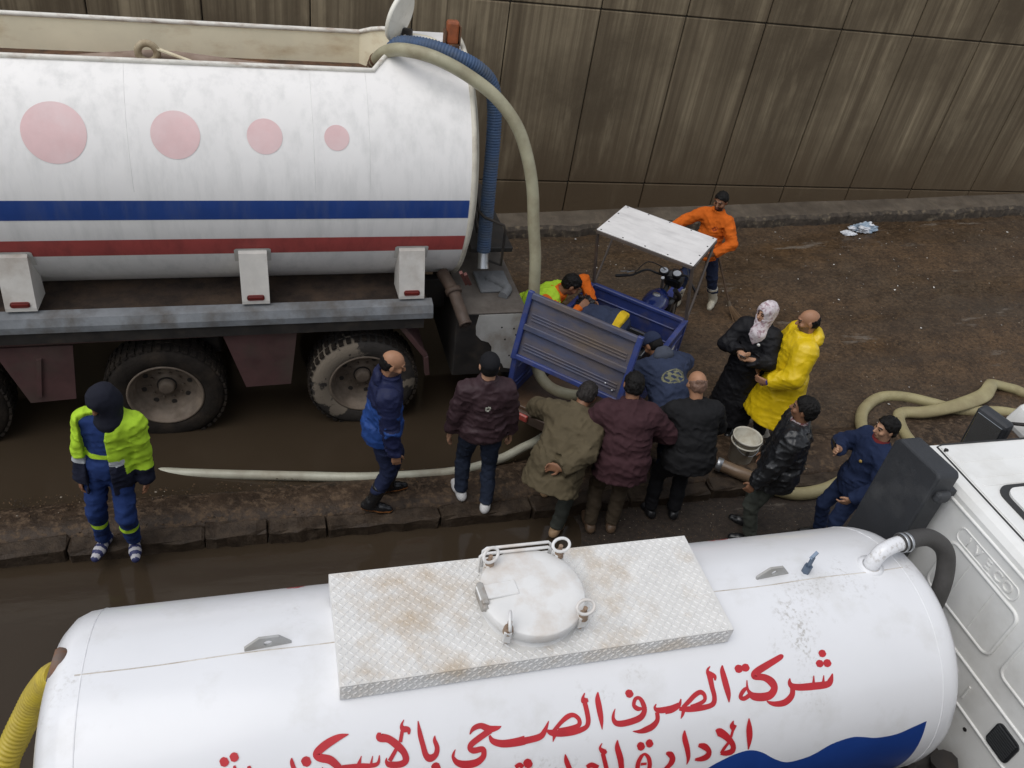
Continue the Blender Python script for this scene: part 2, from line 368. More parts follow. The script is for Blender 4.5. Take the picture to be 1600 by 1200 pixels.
# ---- gravel, grit and scraps on the mud (nobody could count it)
GRAV = [mat('grit_brown', (.105, .066, .036), .8, spec=.2), mat('grit_pale', (.26, .22, .17), .7), mat('grit_dark', (.040, .029, .020), .7, spec=.2)]
def gravel():
    V = []; F = []; MI = []
    def stone(x, y, z, r, mi):
        n = len(V); a0 = random.random() * 6.28
        ring = [(x + r * random.uniform(.7, 1.2) * math.cos(a0 + k * 1.5708), y + r * random.uniform(.7, 1.2) * math.sin(a0 + k * 1.5708), z) for k in range(4)]
        V.extend(ring); V.append((x + random.uniform(-.3, .3) * r, y + random.uniform(-.3, .3) * r, z + r * random.uniform(.4, .9)))
        for k in range(4): F.append((n + k, n + (k + 1) % 4, n + 4)); MI.append(mi)
    for _ in range(19000):
        x = random.uniform(2.2, 15); y = random.uniform(5.6, 10.3)
        if vnoise(x * .8, y * 1.1) + .35 * vnoise(x * 4, y * 4) < random.uniform(.25, .95): continue
        z = ground_z(x, y)
        if z < .003: continue
        stone(x, y, z - .001, random.choice((.004, .006, .008, .012)) * random.uniform(.7, 1.3), random.choices((0, 1, 2), (.72, .06, .22))[0])
    for _ in range(6000):
        x = random.uniform(-2.6, 8); y = random.uniform(5.19, 5.75)
        zz = .115 + .03 * (vnoise(x * 3.1, 5.4) - .5)
        if vnoise(x * 1.9 + 7, y * 3) < random.uniform(.25, .9): continue
        if y > 5.45: zz -= (y - 5.45) * .25
        stone(x, y, zz - .002, random.choice((.003, .005, .006, .010)) * random.uniform(.7, 1.3), random.choices((0, 1, 2), (.50, .03, .47))[0])
    for _ in range(3500):
        x = random.uniform(2.6, 9); y = random.uniform(4.2, 5.0)
        stone(x, y, ground_z(x, y) - .001, random.choice((.003, .005, .008)), random.choices((0, 1, 2), (.6, .1, .3))[0])
    o = meshobj('gravel', V, F, GRAV, midx=MI); tag(o, 'brown grit and gravel strewn over the wet road and median', 'gravel', kind='stuff')
gravel()
SCRAP = mat('scrap_white', (.72, .70, .66), .6)
def scraps():
    V = []; F = []
    for _ in range(170):
        x = random.uniform(4.2, 15); y = random.uniform(5.8, 10.3)
        if random.random() < .5: y = random.uniform(8.3, 10.3)
        r = random.choice((.004, .006, .006, .008, .012, .02)); z = ground_z(x, y) + .004; n = len(V); a = random.random() * 6.3
        for k in range(4):
            V.append((x + r * random.uniform(.5, 1.2) * math.cos(a + k * 1.57), y + r * random.uniform(.5, 1.2) * math.sin(a + k * 1.57), z + random.uniform(0, .8) * r))
        F.append((n, n + 1, n + 2)); F.append((n, n + 2, n + 3))
    o = meshobj('litter_scraps', V, F, SCRAP); tag(o, 'tiny white paper scraps scattered over the muddy road', 'litter', kind='stuff')
scraps()

# ================================================================== LARGE TANKER on the far carriageway
BT = empty('tanker_truck', (0.9, 7.7, 0.0), (0, R(-1.0), 0), 'large white tanker truck with blue and red stripes and faded pink dots', 'truck')
WPAINT = mat('aged_white_paint', (.84, .815, .785), .42, var=.03, scale=2, dirt=(.62, .61, .585), dirt_amt=.26, dscale=1.0, dstretch=(9, 9, .8), dsoft=.35, bump=.12, bscale=3)
CREAM = mat('cream_inner_paint', (.86, .78, .57), .6, var=.06, scale=3, dirt=(.45, .28, .11), dirt_amt=.14, dscale=2.2, dstretch=(1, 1, 2), dsoft=.3)
RUST = mat('rusty_metal', (.13, .065, .032), .85, var=.5, scale=9, bump=.6, bscale=50, dirt=(.045, .03, .022), dirt_amt=.5, dscale=5)
DARK = mat('black_grimy_steel', (.022, .019, .017), .65, var=.4, scale=5, dirt=(.06, .045, .032), dirt_amt=.25, dscale=6)
BLUEP = mat('blue_stripe_paint', (.020, .058, .235), .4, var=.1, scale=3, dirt=(.05, .08, .21), dirt_amt=.3, dscale=1.5, dstretch=(6, 6, 1))
REDP = mat('red_stripe_paint', (.43, .080, .072), .42, var=.12, scale=3, dirt=(.28, .06, .055), dirt_amt=.35, dscale=1.5, dstretch=(6, 6, 1))
PINK = mat('faded_pink_paint', (.745, .515, .505), .5, var=.06, scale=4, dirt=(.78, .62, .61), dirt_amt=.42, dscale=3)
RAILM = mat('weathered_grey_rail', (.175, .185, .195), .6, var=.25, scale=4, bump=.3, bscale=30, dirt=(.09, .075, .06), dirt_amt=.4, dscale=4)
MAROONP = mat('maroon_mudguard_paint', (.082, .040, .038), .6, var=.25, scale=4, dirt=(.075, .055, .042), dirt_amt=.4, dscale=3)
TYRE = mat('muddy_tyre', (.020, .016, .013), .85, spec=.2, var=.3, scale=8, bump=.5, bscale=40, dirt=(.055, .041, .029), dirt_amt=.30, dscale=4)
TYREMUD = mat('tyre_with_dried_mud', (.030, .025, .021), .8, var=.3, scale=8, bump=.5, bscale=40, dirt=(.20, .165, .125), dirt_amt=.40, dscale=2.6, dsoft=.02)
RIMM = mat('muddy_rim', (.165, .128, .095), .65, var=.3, scale=6, bump=.3, bscale=40, dirt=(.08, .058, .042), dirt_amt=.45, dscale=5)
CHROME = mat('galvanised_metal', (.45, .46, .47), .35, metal=.8, var=.15)
REFL = mat('red_reflector', (.17, .02, .015), .3, var=.2)
TA, TB, TZ = 1.08, 1.15, 2.4
def tp(u, phi, off=0.0):
    """point on the tank skin (local), phi in degrees, near side 0, top 90"""
    a = math.radians(phi); return (u, -(TA + off) * math.cos(a), TZ + (TB + off) * math.sin(a))
def big_tank():
    us = [-9.0, -6, -4] + list(np.linspace(-3.2, .05, 14)) + [.12, .2, .28, .36, .43, .46] + [.6, .75, .92]
    nphi = 72; V = []; F = []
    def opn(u): return 60 if u < .1 else (min(84, 60 + (u - .1) / .34 * 24) if u <= .44 else 90)
    for u in us:
        o = opn(u)
        for k in range(nphi + 1): V.append(tp(u, o - k / nphi * (2 * o + 180)))
    n = nphi + 1
    for i in range(len(us) - 1):
        for k in range(nphi): F.append((i * n + k, i * n + k + 1, (i + 1) * n + k + 1, (i + 1) * n + k))
    tank = meshobj('tank', V, F, WPAINT, BT, smooth=True)
    # dished rear end with flange ring
    e = MB(); prof = [(1.0, .92), (1.014, .93), (1.014, .96), (.985, .965), (.9, 1.01), (.7, 1.06), (.4, 1.09), (0.001, 1.10)]
    Vv = []; Ff = []; m = 64
    for r, u in prof:
        for k in range(m): a = 2 * math.pi * k / m; Vv.append((u, -TA * r * math.cos(a), TZ + TB * r * math.sin(a)))
    for i in range(len(prof) - 1):
        for k in range(m): Ff.append((i * m + k, i * m + (k + 1) % m, (i + 1) * m + (k + 1) % m, (i + 1) * m + k))
    e.add(Vv, Ff, True); e.build('rear_end', mat('cream_flange', (.62, .58, .48), .5, dirt=(.20, .14, .09), dirt_amt=.3, dscale=3), tank)
    # painted bands and dots lie on the skin
    def band(name, p0, p1, m_):
        uu = np.linspace(-9, .915, 60); ph = np.linspace(p0, p1, 5)
        Vb = [tp(u, p, .0025) for u in uu for p in ph]
        Fb = [(i * 5 + k, i * 5 + k + 1, i * 5 + k + 6, i * 5 + k + 5) for i in range(59) for k in range(4)]
        return meshobj(name, Vb, Fb, m_, tank, smooth=True)
    band('blue_stripe', 3.3, -5.4, BLUEP); band('red_stripe', -15.6, -25.2, REDP)
    for (x, rr) in ((-1.47, .230), (-.60, .185), (.082, .140), (.66, .103)):
        Vd = [tp(x - .9, 29.6, .0025)]; Fd = []
        for q in range(1, 6):
            for k in range(48):
                a = k / 48 * 2 * math.pi; rq = rr * q / 5; Vd.append(tp(x - .9 + rq * math.cos(a), 29.6 + math.degrees(rq * math.sin(a) / 1.12), .0025))
        for k in range(48):
            Fd.append((0, 1 + k, 1 + (k + 1) % 48))
            for q in range(4): Fd.append((1 + q * 48 + k, 1 + (q + 1) * 48 + k, 1 + (q + 1) * 48 + (k + 1) % 48, 1 + q * 48 + (k + 1) % 48))
        meshobj('painted_dot', Vd, Fd, PINK, tank, smooth=True)
    for x in (-.955, .468, .93, -2.35):
        pts = [tp(x - .9, p, -.0015) for p in (list(range(59, 4, -4)) if x != -2.35 else range(59, -70, -4))]
        MB().tube(pts, .0032, 5, False).build('weld_seam', mat('seam_paint', (.76, .74, .71), .5), tank)
    # walkway sunk into the top, with a rounded rim
    v0, z0, zf = TA * .5, TZ + TB * math.sin(math.radians(60)), 3.11
    def rimpts(sgn):
        out = [(-9, sgn * v0, z0)]
        for u in (-6, -3, -1.5, 0, .1, .2, .28, .36, .44):
            p = tp(u, opn(u)); out.append((u, sgn * -p[1], p[2]))
        return out
    nr, fr = rimpts(-1), rimpts(1)
    rim = MB().tube([Vector(p) + Vector((0, 0, .008)) for p in nr], .021, 10).tube([Vector(p) + Vector((0, 0, .008)) for p in fr], .021, 10)
    rim.tube([Vector(nr[-1]) + Vector((0, 0, .008)), Vector(fr[-1]) + Vector((0, 0, .008))], .021, 8)
    rim.build('walkway_rim', mat('chipped_rim_paint', (.72, .69, .62), .5, dirt=(.24, .12, .05), dirt_amt=.28, dscale=6, dstretch=(1, 3, 3)), tank)
    w = MB()
    for pts in (nr, fr):
        V_ = []; F_ = []
        for p in pts: V_ += [p, (p[0], p[1], zf)]
        for i in range(len(pts) - 1): F_.append((2 * i, 2 * i + 1, 2 * i + 3, 2 * i + 2))
        w.add(V_, F_)
    w.add([nr[-1], fr[-1], (fr[-1][0], fr[-1][1], zf), (nr[-1][0], nr[-1][1], zf)], [(0, 1, 2, 3)])
    w.build('walkway_wall', CREAM, tank, fix=False)
    MB().add([(-9, -v0, zf), (.44, -v0, zf), (.44, v0, zf), (-9, v0, zf)], [(0, 1, 2, 3)]).build('walkway_floor', RUST, tank)
    # lifting eye and rod in the walkway
    ey = MB(); c = Vector((-1.72, -.10, 3.33))
    ey.tube([c + Vector((.075 * math.cos(a), 0, .075 * math.sin(a))) for a in np.linspace(0, 2 * math.pi, 20, endpoint=False)], .030, 8, closed=True)
    ey.box(c + Vector((0, 0, -.16)), (.13, .05, .20), bev=.01)
    ey.build('lifting_eye', mat('old_cream_steel', (.46, .38, .25), .6, dirt=(.16, .09, .04), dirt_amt=.5, dscale=8), tank)
    MB().box((-1.38, -.10, 3.27), (.62, .05, .012), (0, R(20), 0)).build('strap_bar', CREAM, tank)
    MB().tube(smooth_path([(-2.6, .1, 3.10), (-2.0, .0, 3.2), (-1.6, -.0, 3.23), (-1.0, .0, 3.18), (-.3, .1, 3.09)], 6), .09, 12).build('sludge_pipe', mat('pinkish_brown_pipe', (.30, .22, .17), .7, dirt=(.12, .07, .04), dirt_amt=.4), tank)
    # hatch standing open, with hinge
    ax = Vector((.76, -.55, -.22)).normalized(); hc = Vector((.38, -.10, 3.735))
    lid = MB().lathe(hc, ax, [(0.001, .03), (.17, .022), (.20, .018), (.215, .02), (.222, .0), (.215, -.02), (.19, -.022), (0.001, -.022)], 40)
    lid = lid.build('hatch_lid', mat('cream_lid', (.78, .75, .66), .45, var=.06, dirt=(.5, .45, .36), dirt_amt=.25), tank)
    MB().box((.46, -.04, 3.54), (.09, .05, .16), (0, 0, R(-30)), bev=.006).build('lid_hinge', DARK, lid)
    MB().lathe((.52, -.14, 3.5), (0, 0, 1), [(.19, -.12), (.19, .03), (.21, .035), (.21, .05), (.175, .05), (.175, -.1)], 32).build('hatch_collar', CREAM, tank)
    # amber lamp on its bracket
    b = MB().box((.83, -.22, 3.66), (.11, .09, .20), bev=.022, seg=2).build('warning_lamp', mat('brown_orange_lamp', (.30, .085, .030), .35, var=.2, dirt=(.10, .04, .02), dirt_amt=.35, dscale=8), BT)
    MB().box((.83, -.22, 3.545), (.13, .11, .05), bev=.008).box((.895, -.22, 3.64), (.012, .10, .16)).box((.765, -.22, 3.62), (.012, .10, .12)).build('lamp_guard', RUST, b)
    MB().box((1.02, .42, 3.36), (.05, .06, .12), bev=.01).build('green_bracket', mat('green_paint', (.03, .16, .09), .5), BT)
    return tank
big_tank()
def bracket(u):
    # outrigger between tank flank and deck edge
    poly = [(-1.13, 1.47), (-1.13, 1.50), (-1.03, 1.93), (-.93, 2.0), (-.80, 2.0), (-.80, 1.44)]
    b = MB().prism([(p[0], p[1]) for p in poly], .24, (u - .12, 0, 0), ((0, 1, 0), (0, 0, 1), (1, 0, 0)))
    o = b.build('tank_support', mat('support_white', (.62, .59, .54), .5, var=.08, dirt=(.36, .30, .24), dirt_amt=.3, dscale=3), BT)
    MB().box((u, -1.128, 1.535), (.15, .02, .05), bev=.018, seg=2).build('reflector', REFL, o)
    pad = MB(); Vp = []; Fp = []
    for i, du in enumerate((-.155, -.14, .14, .155)):
        for k, ph in enumerate((-31, -24.4, -22.2, -21.6)):
            Vp.append(tp(u + du, ph if not (k == 3 and i in (0, 3)) else -22.6, .009))
    for i in range(3):
        for k in range(3): Fp.append((i * 4 + k, i * 4 + k + 1, i * 4 + k + 5, i * 4 + k + 4))
    pad.add(Vp, Fp); pad.build('weld_pad', mat('pad_white', (.56, .54, .50), .5), o)
for x in (-1.98, -.085, 1.33, -3.9): bracket(x - .9)
# deck, rail and chassis
MB().box((-4.2, 0, 1.36), (9.6, 2.2, .05)).build('deck', mat('filthy_deck', (.040, .026, .018), .85, var=.5, scale=7, bump=.6, bscale=40, dirt=(.105, .065, .038), dirt_amt=.38, dscale=4), BT)
for vv in (-.45, .45): MB().box((-4.0, vv, 1.12), (9.8, .12, .34), bev=.01).build('chassis_beam', DARK, BT)
MB().box((-1.6, 0, .95), (.5, 1.6, .5), bev=.02).build('axle_box', DARK, BT)
rl = MB().prism([(-1.22, 1.30), (-1.22, 1.36), (-1.19, 1.43), (-1.09, 1.45), (-1.09, 1.30)], 10.0, (-9.37, 0, 0), ((0, 1, 0), (0, 0, 1), (1, 0, 0))).build('side_rail', RAILM, BT)
MB().box((-4.4, -1.175, 1.235), (9.9, .05, .11)).build('rail_web', DARK, rl)
# mudguard: lip, skirts and end
mg = MB()
lip = [(-9, 1.115), (.33, 1.19), (.60, .80), (.63, .56)]
for i in range(len(lip) - 1):
    (a, za), (b_, zb) = lip[i], lip[i + 1]; L_ = math.hypot(b_ - a, zb - za)
    mg.box(((a + b_) / 2, -1.14, (za + zb) / 2), (L_, .06, .05), (0, -math.atan2(zb - za, b_ - a), 0), bev=.006)
    mg.box(((a + b_) / 2, -.86, (za + zb) / 2 + .004), (L_, .55, .012), (0, -math.atan2(zb - za, b_ - a), 0))
mg = mg.build('mudguard', MAROONP, BT)
for poly in ([(-3.20, 1.10), (-2.56, 1.10), (-2.64, .50), (-3.02, .48)], [(-1.30, 1.13), (-.64, 1.15), (-.72, .53), (-1.14, .52)]):
    MB().prism(poly, .02, (0, -1.135, 0)).build('skirt', MAROONP, mg)
MB().prism([(-.80, .56), (-.76, .56), (-.68, .98), (-.72, .98)], .03, (-2.15, -1.16, 0)).build('skirt_rib', MAROONP, mg)
# wheels
def wheel(u, tm):
    o = empty('wheel'); o.parent = BT; o.location = (u, -1.16, .49)
    BASEM[o.name] = Matrix.Identity(4)
    t = MB().lathe((0, 0, 0), (0, -1, 0), [(.30, -.30), (.50, -.31), (.535, -.27), (.54, -.15), (.535, -.03), (.50, .0), (.46, .018), (.38, .012), (.345, -.005), (.325, -.02), (.325, -.1)], 56)
    t = t.build('tyre', tm, o)
    tread = MB()
    for k in range(44):
        a = k / 44 * 2 * math.pi
        for yy in (.04, .15, .26): tread.box((.538 * math.cos(a), yy, .538 * math.sin(a)), (.022, .075, .045), (0, -a, 0))
    tag(tread.build('tread', TYRE, t), kind='stuff')
    r = MB().lathe((0, 0, 0), (0, -1, 0), [(.345, -.02), (.345, .002), (.328, .004), (.318, -.015), (.316, -.05), (.300, -.055), (.297, -.09), (.280, -.095), (.272, -.14), (.25, -.165), (.20, -.175), (.085, -.175), (.075, -.15), (.07, -.11), (.05, -.105), (.001, -.105)], 48).build('rim', RIMM, o)
    h0 = MB().cyl((0, .168, 0), (0, .178, 0), .026, n=14).build('vent_hole', DARK, o)
    n0 = MB().cyl((0, .178, 0), (0, .155, 0), .013, n=6).build('wheel_nut', RIMM, o)
    for ob, cnt, rad, ph in ((h0, 8, .215, .2), (n0, 10, .15, 0)):
        for k in range(cnt):
            a = k / cnt * 2 * math.pi + ph; q = ob if k == 0 else copy_obj(ob, o); q.location = (rad * math.cos(a), 0, rad * math.sin(a))
    return o
for u, tm in ((-1.87, TYRE), (-.01, TYREMUD), (-3.73, TYRE)): wheel(u, tm)
for u in (-.01, -1.87): MB().cyl((u, -1.0, .49), (u, 1.1, .49), .09).build('axle', DARK, BT)
for u in (-.01, -1.87): MB().lathe((u, 1.0, .49), (0, 1, 0), [(.2, -.3), (.52, -.28), (.54, -.1), (.5, .1), (.2, .1)], 40).build('far_tyre', TYRE, BT)
# pump box on the tail with a pale, wavy-edged face
GREYTOP = mat('grimy_grey_lid', (.125, .108, .092), .7, var=.2, scale=5, bump=.4, bscale=40, dirt=(.06, .047, .037), dirt_amt=.4, dscale=3)
pb = MB().box((1.25, -.45, .86), (.70, 1.30, .76), bev=.012).build('pump_box', DARK, BT)
MB().box((1.30, -.46, 1.252), (.64, 1.30, .02), bev=.004).build('box_lid', GREYTOP, pb)
we = [(1.60, 1.238), (1.12, 1.238), (1.10, 1.10), (1.11, 1.00), (1.17, .93), (1.25, .90), (1.29, .84), (1.30, .74), (1.35, .66), (1.42, .62), (1.45, .56), (1.60, .53)]
MB().prism(we, .012, (0, -1.113, 0)).build('pale_face', mat('pale_box_paint', (.46, .45, .42), .6, var=.1, scale=5, dirt=(.22, .17, .12), dirt_amt=.35, dscale=4), pb)
for (a, z) in ((1.42, .93), (1.37, 1.08), (1.50, 1.06), (1.53, .98), (1.49, .72)): MB().cyl((a, -1.1155, z), (a, -1.11, z), .010, n=10).build('bolt_hole', DARK, pb)
MB().tube(smooth_path([(1.35, -.50, 1.285), (1.5, -.7, 1.29), (1.42, -.85, 1.28)], 5), .05, 10).box((1.38, -.55, 1.275), (.34, .40, .03), bev=.01).build('rag', mat('grey_blue_rag', (.16, .165, .17), .9, bump=1, bscale=30), pb)
op = MB().tube([(.80, -.72, 1.50), (.87, -.98, 1.44), (.945, -1.28, 1.25)], [.062, .060, .060], 20, caps=False).tube([(.945, -1.28, 1.25), (.87, -.98, 1.44)], [.050, .050], 20, caps=False)
op.lathe((.945, -1.28, 1.25), Vector((.075, -.30, -.19)), [(.050, -.02), (.064, -.02), (.066, .004), (.048, .004)], 20).lathe((.87, -.98, 1.44), (.075, -.30, -.19), [(.06, -.03), (.082, -.03), (.082, .02), (.06, .02)], 20)
op.build('outlet_pipe', mat('brown_pipe', (.085, .056, .040), .6, var=.3, dirt=(.05, .035, .025), dirt_amt=.4, dscale=6), BT)
MB().box((.97, -.93, 1.56), (.03, .03, .34), (R(35), R(-25), 0)).box((1.02, -.90, 1.53), (.03, .03, .30), (R(35), R(-25), 0)).build('valve_lever', mat('red_brown_lever', (.16, .05, .04), .6), BT)
